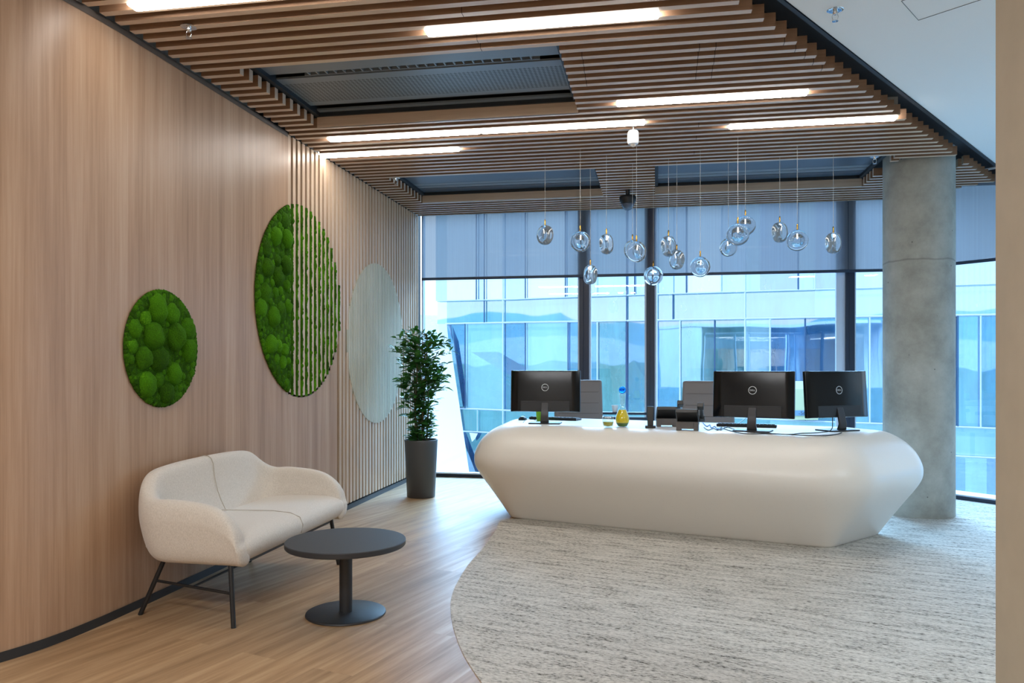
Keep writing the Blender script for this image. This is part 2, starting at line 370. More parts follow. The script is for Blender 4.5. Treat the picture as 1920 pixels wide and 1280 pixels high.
# --- the round inlays on the wall, measured on the wall plane
def wall_circle(u0, u1, v0, v1):
    ya = at_x(u0, 600, WX).y; yb = at_x(u1, 600, WX).y; yc = (ya+yb)/2
    um = 960 + F*(RT.dot(Vector((WX, yc, 0)))/FW.dot(Vector((WX, yc, 0))))
    za = at_x(um, v0, WX).z; zb = at_x(um, v1, WX).z
    return yc, (za+zb)/2, (yb-ya)/2, (za-zb)/2
C1 = wall_circle(227, 368, 549, 757); C2 = wall_circle(474, 639, 391, 739); C3 = wall_circle(647, 757, 502, 785)
R1 = (C1[2]+C1[3])/2; R2 = (C2[2]+C2[3])/2; R3 = (C3[2]+C3[3])/2
print('circles', C1, C2, C3)
PITCH = .0755; SLW = .043
y_first = at_x(540, 300, WX).y          # first slat of the slatted part
y_low = at_x(632, 850, WX).y            # slats reach the floor from here on
print('first slat', y_first, y_low)
# plain panel: smooth veneer up to the slats (curved part) + the piece under the big circle
m = strip([(WX, 3.42)]+[p for p in curve_pts if p[1] < 3.41], 0, ZC)
pan = MB()
zc2, yc2 = C2[1], C2[0]
yy = [3.42] + [3.42+(y_first-3.42)*k/6 for k in range(1, 7)]
for a, b in zip(yy, yy[1:]): pan.quad((WX, a, 0), (WX, b, 0), (WX, b, ZC), (WX, a, ZC))
# between y_first and y_low: from the floor up to the circle (panel edge follows the circle)
K = 24
for k in range(K):
    a = y_first+(y_low-y_first)*k/K; b = y_first+(y_low-y_first)*(k+1)/K
    za = zc2-math.sqrt(max(0, (R2-.01)**2-(a-yc2)**2)); zb = zc2-math.sqrt(max(0, (R2-.01)**2-(b-yc2)**2))
    pan.quad((WX, a, 0), (WX, b, 0), (WX, b, zb), (WX, a, za))
for v_, f_ in ((pan.v, pan.f),): m.add(v_, f_)
wl = struct(m.build('wall_left', M['wall_wood'], auto=40), 'wood veneered left wall with round inlays', 'wall')
# backing behind slats
m = MB(); m.quad((WX-.034, y_first-.3, 0), (WX-.034, 8.35, 0), (WX-.034, 8.35, 3.0), (WX-.034, y_first-.3, 3.0))
struct(m.build('wall_left_backing', M['dark']))
# slats
m = MB(); k = 0; slat_ys = []
while True:
    y0 = y_first + k*PITCH; k += 1
    if y0 + SLW > 8.2: break
    slat_ys.append(y0)
    yc = y0+SLW/2
    z0 = .05
    if y0 < y_low-.01:
        dy = abs(yc-yc2); z0 = zc2-math.sqrt(max(0, R2**2-dy*dy))-.004
    m.box(WX-.034, WX, y0, y0+SLW, z0, ZC)
struct(m.build('trim_1', M['slat_wall']), 'vertical ash slats on the left wall', 'wall slats')
# dark skirting + shadow line at the ceiling
m = strip([(p[0]+.006, p[1]) for p in curve_pts], 0, .042); struct(m.build('baseboard_left', M['base'], auto=40))
m = MB()
pts = [p for p in curve_pts if p[1] <= 5.0]; pts = [(WX, y_first-.01)]+[p for p in pts if p[1] < y_first-.02]
for a, b in zip(pts, pts[1:]): m.quad((a[0]+.004, a[1], ZC-.022), (b[0]+.004, b[1], ZC-.022), (b[0]+.004, b[1], ZC+.01), (a[0]+.004, a[1], ZC+.01))
struct(m.build('trim_2', M['grey_trim'], auto=40))

# --- floor and carpet
BEND = Vector((2.30, WY, 0)); DIAG = Vector((1, -1, 0)).normalized()
DEND = BEND + DIAG*4.6
room = [(-4.6, -2.6), (DEND.x+.6, -2.6), (DEND.x+.6, DEND.y), (DEND.x, DEND.y), (BEND.x+.1, BEND.y+.1), (-2.7, WY+.1), (-2.7, 3.0), (-4.6, 3.0)]
m = MB(); m.add([(x, y, 0) for x, y in room], [tuple(range(len(room)))]); struct(m.build('floor', M['floor']), 'oak plank floor', 'floor')
arc_px = [(947.7, 974), (929.9, 995), (906, 1027.7), (882, 1054), (867.5, 1075), (854, 1099), (847.3, 1116.7), (844.6, 1137.5), (848, 1167), (858.6, 1203), (873.4, 1235.5), (903, 1280)]
arc = [at_z(u, v, 0) for u, v in arc_px]
arc = [(p.x, p.y) for p in arc]
E1 = Vector((math.cos(DANG), math.sin(DANG), 0)); E2 = Vector((-math.sin(DANG), math.cos(DANG), 0))
top = Vector((arc[0][0], arc[0][1], 0))
far = top + E2*((WY-.02-top.y)/E2.y) + E1*0.0
far1 = top+E1*.35+E2*.25
ctl = [(far1.x+.25, WY-.03), (far1.x+.12, far1.y+.9)] + [(far1.x, far1.y)] + arc + [(-.45, 2.55), (.1, 2.15), (.9, 1.9)]
edge = densify(ctl, 5)
poly = edge + [(1.0, 1.85), (1.0, -2.5), (DEND.x+.5, -2.5), (DEND.x, DEND.y-.02), (BEND.x-.02, BEND.y-.03)]
m = MB(); nn = len(poly)
m.add([(x, y, .004) for x, y in poly]+[(x, y, -.001) for x, y in poly], [tuple(range(nn))]+[(i, nn+i, nn+(i+1) % nn, (i+1) % nn) for i in range(nn)])
struct(m.build('floor_carpet', M['carpet']), 'pale grey flecked carpet inset with a curved edge', 'carpet')

# --- ceiling slats (one pattern), openings for the units
def coffer(a, b, c, d):   # near-left, near-right, far-right, far-left (pixels) -> x0,x1,y0,y1 on the slat plane
    P = [at_z(u, v, ZC) for u, v in (a, b, c, d)]
    return ((P[0].x+P[3].x)/2, (P[1].x+P[2].x)/2, (P[0].y+P[1].y)/2, (P[2].y+P[3].y)/2)
K1 = coffer((462, 133), (1046, 90), (1085, 212), (580, 240))
K2 = coffer((738, 334), (1118, 318), (1130, 368), (781, 380))
K3 = coffer((1228, 312), (1672, 291), (1626, 348), (1228, 365))
print('coffers', K1, K2, K3)
COFF = [K1, K2, K3]
def edge_x(y): return .520+.651*(y-3.847)
CC = Vector((2.10, 6.863, 0)); CR = .264     # column
m = MB()
y_ref = at_z(206, 42, ZC).y
PS = .1007; SW = .040; SH = .066
k0 = int((y_ref-1.0)/PS); ys = [y_ref-PS*k0+PS*i for i in range(200)]
ys = [y for y in ys if y+SW < WY-.05]
slat_lines = []
for y in ys:
    # front (camera side) edge is y, back edge y+SW
    x0 = wall_x(y)+.03; x1 = edge_x(y+.02)
    if y > 5.0: x0 = WX+.006
    # window diagonal
    xw = BEND.x+(BEND.y-y)-.10
    x1 = min(x1, xw)
    segs = [(x0, x1)]
    for (a, b, c, d) in COFF:
        if y+SW > c+.004 and y < d-.012:
            new = []
            for (p, q) in segs:
                if b <= p or a >= q: new.append((p, q)); continue
                if p < a: new.append((p, a))
                if q > b: new.append((b, q))
            segs = new
    dy = abs(y+SW/2-CC.y)
    if dy < CR+.055:
        hw = math.sqrt((CR+.055)**2-dy*dy)
        new = []
        for (p, q) in segs:
            a, b = CC.x-hw, CC.x+hw
            if b <= p or a >= q: new.append((p, q)); continue
            if p < a: new.append((p, a))
            if q > b: new.append((b, q))
        segs = new
    for (p, q) in segs:
        if q-p > .03: m.box(p, q, y, y+SW, ZC, ZC+SH); m.mi[-6:] = [0, 0, 1, 1, 0, 0]  # long side faces take the darkened copy of the ash
# butt joints of the slat lengths
jt = MB()
for (u, v) in [(1312, 88), (1309, 105), (1308, 118), (1306, 133), (1304, 150), (1343, 85), (1340, 105), (1338, 120), (1335, 135), (1333, 150), (1470, 82), (1490, 97), (1508, 109), (1524, 120), (1541, 130), (872, 36), (890, 60), (898, 82), (905, 98), (1092, 110), (1095, 125), (1097, 140), (1099, 152), (1101, 163), (1310, 235), (1305, 262), (1301, 290)]:
    q = at_z(u, v, ZC); y = min(ys, key=lambda t: abs(t+SW/2-q.y)); jt.box(q.x-.0012, q.x+.0012, y-.0006, y+SW, ZC-.0006, ZC+SH)
# timber fascias on the far side of each opening
for (a, b, c, d) in COFF: m.box(a, b, d-.004, d+.012, ZC, ZC+.105)
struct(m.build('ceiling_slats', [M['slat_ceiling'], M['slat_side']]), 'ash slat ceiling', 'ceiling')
struct(jt.build('ceiling_joints', M['dark']))
# dark deck above slats, clipped along the diagonal edge
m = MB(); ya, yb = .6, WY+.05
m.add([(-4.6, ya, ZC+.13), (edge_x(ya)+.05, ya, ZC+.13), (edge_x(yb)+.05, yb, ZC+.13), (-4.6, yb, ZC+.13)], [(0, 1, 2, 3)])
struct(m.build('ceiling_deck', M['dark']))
# black shadow gap between slats and plaster ceiling
off = .125
m = MB()
m.quad((edge_x(ya)+off-.01, ya, ZC+.055), (edge_x(yb)+off-.01, yb, ZC+.055), (edge_x(yb)+off-.01, yb, ZC+.14), (edge_x(ya)+off-.01, ya, ZC+.14))
m.quad((edge_x(ya)-.1, ya, ZC+.129), (edge_x(yb)-.1, yb, ZC+.129), (edge_x(yb)+off, yb, ZC+.129), (edge_x(ya)+off, ya, ZC+.129))
m.quad((edge_x(ya)+off-.03, ya, ZC+.055), (edge_x(yb)+off-.03, yb, ZC+.055), (edge_x(yb)+off, yb, ZC+.052), (edge_x(ya)+off, ya, ZC+.052))
struct(m.build('trim_3', M['black_trim']))
ZP = ZC+.06
m = MB()
m.add([(edge_x(ya)+off, ya, ZP), (DEND.x+.6, ya, ZP), (DEND.x+.6, DEND.y, ZP), (DEND.x, DEND.y, ZP), (3.2, 7.5, ZP), (edge_x(7.7)+off, 7.7, ZP)], [(5, 4, 3, 2, 1, 0)])
m.add([(-4.6, -2.6, ZP), (DEND.x+.6, -2.6, ZP), (DEND.x+.6, ya, ZP), (-4.6, ya, ZP)], [(3, 2, 1, 0)])
struct(m.build('ceiling', M['white_ceiling']), 'white plaster ceiling', 'ceiling')
m = MB(); m.box(-4.8, DEND.x+.8, -2.8, WY+.25, 3.25, 3.4); struct(m.build('ceiling_slab', M['white_wall']))
# ceiling access hatch outline (thin joint)
hp = [at_z(u, v, ZP-.001) for u, v in ((1690, 2), (1722, 38), (1850, -4))]
hq = hp[0]+(hp[2]-hp[1])
m = MB()
lp = [hp[0], hp[1], hp[2], hq]
for a, b in zip(lp, lp[1:]+lp[:1]): m.tube([a, b], .0016, 6)
o = m.build('access_hatch', mat('hatch_joint', srgb(120, 130, 134), .8)); tag(o, 'hairline square outline of access hatch in white plaster ceiling', 'access hatch')

# --- other walls
m = MB(); RWX = at_d(1866, 685, 2.5).x; RWY = at_d(1866, 685, 2.5).y
m.box(RWX, RWX+.14, -2.5, RWY, 0, ZP-.002); struct(m.build('wall_right', M['taupe'], bevel=.004), 'taupe painted wall end at the right', 'wall')
m = MB(); m.box(-4.7, DEND.x+.7, -2.75, -2.6, 0, 3.25); struct(m.build('wall_back', M['white_wall']))
m = MB(); m.box(-4.75, -4.6, -2.6, 2.2, 0, 3.25); struct(m.build('wall_side', M['white_wall']))
m = MB(); m.box(DEND.x+.6, DEND.x+.75, -2.6, DEND.y+.2, 0, 3.25); struct(m.build('wall_far_right', M['white_wall']))
m = MB(); m.box(DEND.x-.1, DEND.x+.75, DEND.y, DEND.y+.15, 0, 3.25); struct(m.build('wall_corner', M['white_wall']))
m = MB(); m.box(-4.8, -2.62, 2.3, WY+.2, 0, 3.25); struct(m.build('wall_left_core', M['white_wall']))

# --- window wall
BY = WY-.10          # blind plane
def wx(u, y=WY): return at_y(u, 600, y).x
xl = WX+.02
mull = [(1087, 1105), (1212, 1227.5), (1583, 1600)]
zbot, ztop = .0, 2.95
def frame_bar(mb, x0, x1, z0, z1, dep=.09): mb.box(x0, x1, WY-.03, WY-.03+dep, z0, z1)
mx_ = [(wx(a), wx(b)) for a, b in mull]
spans = [(xl, mx_[0][0]), (mx_[0][1], mx_[1][0]), (mx_[1][1], mx_[2][0]), (mx_[2][1], BEND.x-.02)]
for i, (a, b) in enumerate(spans):
    root = struct(empty('window_%d' % (i+1), (a, WY, 0)), None)
    root['kind'] = 'structure'
    P = MB(); P.quad((a, WY+.02, .05), (b, WY+.02, .05), (b, WY+.02, ztop), (a, WY+.02, ztop)); P.build('glass', M['pane'], root, loc=None).matrix_parent_inverse = Matrix.Translation((-a, -WY, 0))
    fr = MB()
    frame_bar(fr, a, b, 0.0, .035); frame_bar(fr, a, b, 2.86, 2.95)
    if i == 1:
        frame_bar(fr, a, b, .60, .665); frame_bar(fr, a, b, .69, .715)
    if i == 2: pass
    if i == 3: frame_bar(fr, b-.01, b+.03, 0, ztop)
    fr.build('window_frame', M['mullion'], root, bevel=.003).matrix_parent_inverse = Matrix.Translation((-a, -WY, 0))
    rv = MB()
    rv.box(a, a+.018, WY-.025, WY+.05, .035, 2.86); rv.box(b-.018, b, WY-.025, WY+.05, .035, 2.86); rv.box(a, b, WY-.045, WY+.05, .034, .048)
    if i == 2: rv.box(b-.075, b-.018, WY+.0, WY+.05, .035, 2.86)
    rv.build('sash', M['reveal'], root).matrix_parent_inverse = Matrix.Translation((-a, -WY, 0))
for i, (a, b) in enumerate(mx_):
    m = MB(); m.box(a, b, WY-.06, WY+.12, 0, 2.95)
    m.box(a+(b-a)*.42, a+(b-a)*.47, WY-.066, WY-.06, 0, 2.95)
    struct(m.build('trim_%d' % (i+4), M['mullion'], bevel=.004))
# diagonal window beyond the column
root = struct(empty('window_5', BEND)); NRM = Vector((1, 1, 0)).normalized()
def dg(s, o, z): return BEND + DIAG*s + NRM*o + Vector((0, 0, z))
Lg = 4.6
P = MB(); P.quad(dg(0, .02, .05), dg(Lg, .02, .05), dg(Lg, .02, 2.95), dg(0, .02, 2.95)); P.build('glass', M['pane'], root).matrix_parent_inverse = Matrix.Translation(-BEND)
fr = MB(); rot = Matrix.Translation(BEND) @ Matrix.Rotation(-PI/4, 4, 'Z')
fr.box(.1, Lg, -.18, .06, 0, .035, rot); fr.box(-.05, Lg, -.03, .06, 2.86, 2.95, rot); fr.box(-.03, .01, -.0, .06, 0, 2.95, rot)
for s in (1.7, 3.2, 4.5): fr.box(s, s+.09, -.05, .1, 0, 2.95, rot)
fr.build('window_frame', M['mullion'], root).matrix_parent_inverse = Matrix.Translation(-BEND)
rv = MB(); rv.box(.1, Lg, -.17, .05, .034, .048, rot); fr2 = MB(); rv.build('sash', M['reveal'], root).matrix_parent_inverse = Matrix.Translation(-BEND)

# --- roller blinds
def blind(x0, x1, zb, label, mtx=None):
    r = empty('roller_blind', (mtx @ Vector(((x0+x1)/2, 0, 0)) if mtx else ((x0+x1)/2, BY, 0)), 0 if not mtx else -PI/4)
    h = (x1-x0)/2
    a = MB(); a.quad((-h, 0, zb), (h, 0, zb), (h, 0, 2.93), (-h, 0, 2.93)); a.build('blind_fabric', M['blind'], r)
    c = MB(); c.box(-h, h, -.008, .008, zb-.026, zb+.002); c.build('bottom_rail', M['bluestone'], r, bevel=.002)
    c = MB(); c.tube([(-h, .0, 2.945), (h, .0, 2.945)], .022, 12); c.build('roller_tube', M['white_plastic'], r)
    tag(r, label, 'blind', 'roller blinds on the window wall'); return r
zb1 = at_y(900, 519, BY).z; zb2 = at_y(1400, 509.5, BY).z
print('blind z', zb1, zb2)
blind(at_y(791, 450, BY).x, at_y(1214, 450, BY).x, zb1, 'grey screen roller blind of the left window bay, beside the slatted wall')
blind(at_y(1228, 450, BY).x, at_y(1590, 450, BY).x, zb2, 'wide grey screen roller blind behind the right-hand pendants')
blind(at_y(1591, 450, BY).x, BEND.x-.06, zb2, 'narrow grey screen roller blind just left of the concrete column')
rb = Matrix.Translation(BEND-NRM*.05) @ Matrix.Rotation(-PI/4, 4, 'Z')
blind(.05, 1.72, at_plane(1825, 488, BEND-NRM*.05, NRM).z, 'grey screen roller blind on the angled window right of the column', rb)

# --- column
m = MB(); prof = [(CR, .0), (CR, 2.94)]
m.lathe(prof, 96, (CC.x, CC.y, 0)); struct(m.build('concrete_column', M['concrete'], auto=40), 'round raw concrete column', 'column')
# ================================================================== MOSS AND ROUND PANELS
def ico(sub):
    b = bmesh.new(); bmesh.ops.create_icosphere(b, subdivisions=sub, radius=1); vs = [v.co.copy() for v in b.verts]; fs = [tuple(v.index for v in f.verts) for f in b.faces]; b.free(); return vs, fs
ICO3 = ico(3); ICO2 = ico(2)
def moss_disc(C, R, seed, rmin, rmax, nmax, slats=None):
    rnd = random.Random(seed)
    root = empty('moss_picture', (WX, C[0], C[1]))
    bk = MB(); n = 72
    ring = [Vector((.012, R*math.cos(2*PI*k/n), R*math.sin(2*PI*k/n))) for k in range(n)]
    back = [Vector((.0005, p.y, p.z)) for p in ring]
    bk.add(ring+back, [tuple(range(n))]+[(k, n+k, n+(k+1) % n, (k+1) % n) for k in range(n)])
    if slats is None: bk.build('backing', M['moss_back'], root)
    else:  # sunk behind the slats
        mv = MB(); mv.add([Vector((-.03, p.y, p.z)) for p in ring], [tuple(range(n))]); mv.build('backing', M['moss_back'], root)
    placed = []; m = MB()
    def slat_side(y): return slats is not None and y > y_first-C[0]-.012
    tries = 0
    rad = rmax
    while len(placed) < nmax and tries < 60000:
        tries += 1
        rad = rmax if tries < 60 else (rmin+(rmax-rmin)*max(0, 1-tries/14000)**1.2*rnd.random()**1.1)
        if tries < 60: rad = rmax*rnd.uniform(.75, 1)
        a = rnd.uniform(0, 2*PI); q = R*math.sqrt(rnd.random())
        y, z = q*math.cos(a), q*math.sin(a)
        if q+rad*.9 > R*1.0: continue
        if slats is not None and y+rad*.6 > y_first-C[0]: continue
        if any((y-py)**2+(z-pz)**2 < (.83*(rad+pr))**2 for py, pz, pr in placed): continue
        placed.append((y, z, rad))
    for (y, z, r) in placed:
        big = r > (rmin+rmax)*.32
        vs, fs = ICO3 if big else ICO2
        ss = slat_side(y)
        hgt = min(r*rnd.uniform(.55, .85), .06)
        x0 = .008
        if ss: x0 = -.022; hgt = .026+rnd.uniform(-.003, .008)
        sy, sz = rnd.uniform(.92, 1.12), rnd.uniform(.95, 1.2); off = Vector((rnd.uniform(0, 50),)*3)
        out = []
        for p in vs:
            d = 1+.16*noise.noise(p*2.2+off)+.10*noise.noise(p*5+off)+.035*noise.noise(p*14+off)
            out.append(Vector((x0+max(-.002, p.x*hgt*d), y+p.y*r*sy*d, z+p.z*r*sz*d)))
        m.add(out, fs, 0, rnd.uniform(-.18, .20)+ (.0 if not ss else -.05))
    # low moss carpet between the cushions
    N = 64
    for i in range(N):
        for j in range(N):
            ya, za = -R+2*R*i/N, -R+2*R*j/N; d = 2*R/N
            q = [(ya, za), (ya+d, za), (ya+d, za+d), (ya, za+d)]
            if all(y*y+z*z < R*R*.99 for y, z in q) and not (slats is not None and ya+d > y_first-C[0]+.01):
                base = -.010 if slat_side(ya) and slat_side(ya+d) else .010
                def hh(y, z):
                    return base+(.009 if base < 0 else .018)*(noise.noise(Vector((y*28, z*28, seed)))*.5+.5)+(.003 if base < 0 else .008)*noise.noise(Vector((y*70, z*70, seed)))
                m.add([Vector((hh(y, z), y, z)) for y, z in q], [(0, 1, 2, 3)], 0, rnd.uniform(-.3, -.05))
    # moss packed between the slats, swelling slightly past their faces
    if slats is not None:
        for sy_ in [q-PITCH for q in slats[:1]]+slats:
            g0, g1 = sy_+SLW-C[0]-.004, sy_+PITCH-C[0]+.004
            if g0 > R: break
            yc_ = (g0+g1)/2
            if abs(yc_) > R-.004: continue
            hz = math.sqrt(R*R-yc_*yc_); nz = max(2, int(2*hz/.010)); na = 6
            vs = []
            for j in range(nz+1):
                z = -hz+2*hz*j/nz
                for i in range(na+1):
                    t = i/na; y = g0+(g1-g0)*t
                    b_ = math.sin(PI*t)
                    cl = noise.noise(Vector((yc_*40+t*.8, z*16, 4.0)))
                    x = -.010+.021*b_**.6+.009*cl*b_+.005*noise.noise(Vector((y*90, z*90, 2.0)))
                    vs.append(Vector((x, y+.006*cl*(t-.5), z)))
            o_ = len(m.v)
            fs = [(j*(na+1)+i, j*(na+1)+i+1, (j+1)*(na+1)+i+1, (j+1)*(na+1)+i) for j in range(nz) for i in range(na)]
            m.add(vs, fs)
            for j in range(nz+1):
                for i in range(na+1):
                    m.tone[o_+j*(na+1)+i] = -.08+.45*noise.noise(Vector((yc_*31, (-hz+2*hz*j/nz)*11, 9.0)))
            for q_ in range(int(hz*9)):
                z = rnd.uniform(-hz+.02, hz-.02); r = rnd.uniform(.014, .024); off = Vector((rnd.uniform(0, 50),)*3)
                m.add([Vector((-.008+max(-.004, p.x*.026*(1+.2*noise.noise(p*3+off))), yc_+p.y*r*1.0, z+p.z*r*1.35*(1+.2*noise.noise(p*2+off)))) for p in ICO2[0]], ICO2[1], 0, rnd.uniform(-.18, .22))
    # rim tufts
    for k in range(int(2*PI*R/ (rmin*1.1))):
        a = k*rmin*1.1/R; rr = rmin*rnd.uniform(.7, 1.1); y, z = (R-rr*.7)*math.cos(a), (R-rr*.7)*math.sin(a)
        ss = slat_side(y); x0 = -.024 if ss else .006
        if ss: continue
        off = Vector((rnd.uniform(0, 50),)*3)
        m.add([Vector((x0+max(-.002, p.x*(.03 if ss else rr*.8)), y+p.y*rr*(1+.2*noise.noise(p*3+off)), z+p.z*rr*(1+.2*noise.noise(p*3+off)))) for p in ICO2[0]], ICO2[1], 0, rnd.uniform(-.25, .1))
    m.build('moss_cushions', M['moss'], root, smooth=True, tone=True)
    return root
r = moss_disc(C1, R1, 3, .020, .078, 300); tag(r, 'small round green moss panel on the wood veneer wall above the sofa', 'moss panel', 'round moss panels on the left wall')
r = moss_disc(C2, R2, 9, .022, .074, 520, slats=slat_ys); tag(r, 'large round green moss panel half striped by vertical wall slats', 'moss panel', 'round moss panels on the left wall')
# pale round panel of close-set laths laid over and between the slats
root = empty('round_lath_panel', (WX, C3[0], C3[1]))
m = MB(); hp_ = PITCH/2
y0 = min(slat_ys, key=lambda q: abs(q-(C3[0]-R3)))
kk = -2
while True:
    a = y0+kk*hp_; kk += 1; b = a+hp_-.0115
    if a > C3[0]+R3: break
    c = (a+b)/2-C3[0]
    if abs(c) >= R3-.004: continue
    za = math.sqrt(max(0, R3**2-(a-C3[0])**2)) if abs(a-C3[0]) < R3 else 0
    zb = math.sqrt(max(0, R3**2-(b-C3[0])**2)) if abs(b-C3[0]) < R3 else 0
    if min(za, zb) < .01: za = zb = max(.03, (za+zb)/2)
    ya_, yb_ = a-C3[0], b-C3[0]
    vs = [Vector((x, y, z)) for x in (-.03, .005) for y, z in ((ya_, -za), (yb_, -zb), (yb_, zb), (ya_, za))]
    m.add(vs, [(0, 1, 2, 3), (4, 5, 6, 7), (0, 1, 5, 4), (1, 2, 6, 5), (2, 3, 7, 6), (3, 0, 4, 7)])
m.build('laths', M['pale_disc'], root)
m = MB(); n_ = 72; m.add([Vector((-.004, (R3-.004)*math.cos(2*PI*k/n_), (R3-.004)*math.sin(2*PI*k/n_))) for k in range(n_)], [tuple(range(n_))]); m.build('backing', M['gap'], root)
tag(root, 'pale round panel of narrow vertical laths on the slatted wall near the plant', 'wall panel')

# ================================================================== SOFA
SX, SY = WX, 3.915
root = empty('sofa', (SX, SY, 0)); tag(root, 'cream two-seat upholstered sofa on thin black legs against the wood wall', 'sofa')
def sofa_shell():
    HL = .648            # half length at the outer top
    XB, XF = .055, .652  # back / front limits measured from the wall
    t = .046; rc = .17
    st = []              # (x, y, nx, ny, h)
    def armh(x):         # height of the arm top along the depth
        f = (x-.20)/(XF-.20); base = .588-.03*f
        if f < .55: return base
        g = min(1, (f-.55)/.45); return base-(base-.385)*(1-math.sqrt(max(0, 1-g*g)))
    # left arm from the front towards the back
    xs = [XF, XF-.004, XF-.016, XF-.04, XF-.08, XF-.14, XF-.22, XF-.30, XF-.38]
    for x in xs: st.append((x, -HL+t, 0, -1, armh(x)))
    for k in range(1, 6):
        a = PI/2*k/6; cx, cy = XB+t+rc, -HL+t+rc
        h = .575+(.695-.575)*(.5-.5*math.cos(PI*min(1, max(0, (k-1.0)/5.2))))
        st.append((cx-rc*math.sin(a), cy-rc*math.cos(a), -math.sin(a), -math.cos(a), h))
    n = 10
    for k in range(n+1):
        y = (-HL+t+rc)+2*(HL-t-rc)*k/n; e = abs(2*k/n-1)
        st.append((XB+t, y, -1, 0, .712-.016*e**3))
    full = st + [(x, -y, nx, -ny, h) for (x, y, nx, ny, h) in reversed(st[:len(xs)+5])]
    m = MB(); rings = []
    for (x, y, nx, ny, h) in full:
        back = abs(nx)
        tl = .05*back       # the back leans outward towards its top
        H0 = max(h, .57)
        sec = [(-t*.9, .270), (-.012-.02*back, .276), (.022-.02*back, .312), (t-.010-.008*back, .39), (t, .47), (t+.001, H0-.09), (t-.005, H0-.03), (t*.45, H0-.004), (-t*.45, H0-.004), (-t+.004, H0-.03), (-t-.004, H0-.10), (-t-.012-tl*.3, .46), (-t-.03-tl, .36), (-t-.03-tl, .29)]
        if h < .57: sec = [(o, .270+(z-.270)*(h-.270)/(H0-.270)) for o, z in sec]
        rings.append([Vector((x+nx*o, y+ny*o, z)) for o, z in sec])
    ns = len(rings[0]); vs = [p for r in rings for p in r]
    fs = [(i*ns+k, i*ns+(k+1) % ns, (i+1)*ns+(k+1) % ns, (i+1)*ns+k) for i in range(len(rings)-1) for k in range(ns)]
    # rounded front caps
    for i, sgn in ((0, 1), (len(rings)-1, 1)):
        base = rings[i]; c = sum(base, Vector())/ns
        o1 = len(vs); vs += [c+(p-c)*.75+Vector((.014, 0, 0)) for p in base]
        ctr = len(vs); vs.append(c+Vector((.018, 0, 0)))
        for k in range(ns):
            fs.append((i*ns+k, i*ns+(k+1) % ns, o1+(k+1) % ns, o1+k)); fs.append((o1+k, o1+(k+1) % ns, ctr))
    m.add(vs, fs); return m
o = sofa_shell().build('backrest_shell', M['fabric'], root, subsurf=2)
# seat: one upholstered block with a rounded front
def seat_block():
    m = MB(); X0, X1 = .13, .675; HY = .592
    prof = [(X0, .285), (X0, .40), (X0+.15, .412), (X1-.16, .420), (X1-.07, .414), (X1-.02, .392), (X1, .352), (X1-.012, .305), (X1-.05, .276), (X1-.14, .268)]
    ysn = [-HY, -HY+.02, -HY*.7, -HY*.35, -.02, 0, .02, HY*.35, HY*.7, HY-.02, HY]
    for y in ysn: 
        e = .0 if abs(y) < HY-.001 else .0
        m.v += [(x, y, z) for x, z in prof]; m.tone += [.5]*len(prof)
    n = len(prof)
    for i in range(len(ysn)-1):
        for k in range(n): m.f.append((i*n+k, i*n+(k+1) % n, (i+1)*n+(k+1) % n, (i+1)*n+k)); m.mi.append(0)
    m.f.append(tuple(range(n))); m.mi.append(0); m.f.append(tuple((len(ysn)-1)*n+k for k in range(n-1, -1, -1))); m.mi.append(0)
    return m
st_ = seat_block().build('seat', M['fabric'], root, subsurf=2)
m = MB(); m.tube([(.17, .0, .4145), (.35, 0, .4195), (.50, 0, .4215), (.60, 0, .414), (.655, 0, .392), (.672, 0, .352), (.662, 0, .310)], .002, 6); m.build('seam', M['seam'], st_)
bs = bpy.data.objects[o.name]
m = MB(); m.tube([(.222, 0, .42), (.196, 0, .47), (.176, 0, .52), (.161, 0, .58), (.155, 0, .62), (.150, 0, .665), (.138, 0, .694), (.118, 0, .707), (.09, 0, .709), (.065, 0, .698)], .0022, 6); m.build('seam', M['seam'], bs)
# legs
def sleg(x0, y0, x1, y1): 
    m = MB(); m.tube([(x0, y0, .0), (x1, y1, .29)], .0115, 12); return m
LG = {(1, -1): ((.622, -.613), (.585, -.575)), (1, 1): ((.640, .555), (.600, .53)), (0, -1): ((.078, -.517), (.20, -.49)), (0, 1): ((.078, .517), (.20, .49))}
for key, ((a, b), (c, d)) in LG.items(): sleg(a, b, c, d).build('leg', M['black_metal'], root, auto=40)
def at_h(key, z):
    (a, b), (c, d) = LG[key]; f = z/.29; return Vector((a+(c-a)*f, b+(d-b)*f, z))
for s in (-1, 1):
    m = MB(); m.tube([at_h((0, s), .165), at_h((1, s), .150)], .007, 8); m.build('stretcher', M['black_metal'], root, auto=40)
m = MB()
pa = (at_h((0, -1), .165)+at_h((1, -1), .150))/2; pb = (at_h((0, 1), .165)+at_h((1, 1), .150))/2
m.tube([pa, pb], .006, 8); m.build('stretcher', M['black_metal'], root, auto=40)
m = MB(); m.box(.17, .61, -.50, .50, .262, .274); m.build('seat_frame', M['black_metal'], root)

# ================================================================== COFFEE TABLE
p = at_d(648.5, 1150, 3.80)
root = empty('coffee_table', (p.x, p.y, 0)); tag(root, 'low round charcoal pedestal coffee table in front of the sofa', 'table')
m = MB(); m.lathe([(0, .330), (.283, .330), (.287, .334), (.288, .354), (.285, .3575), (0, .3575)], 96); m.build('tabletop', M['table_top'], root, auto=40)
m = MB(); m.lathe([(.031, .011), (.031, .331)], 40); m.build('column', M['table_metal'], root, auto=40)
m = MB(); m.lathe([(0, 0), (.189, 0), (.192, .003), (.190, .009), (.184, .012), (0, .013)], 80); m.build('base', M['table_metal'], root, auto=40)

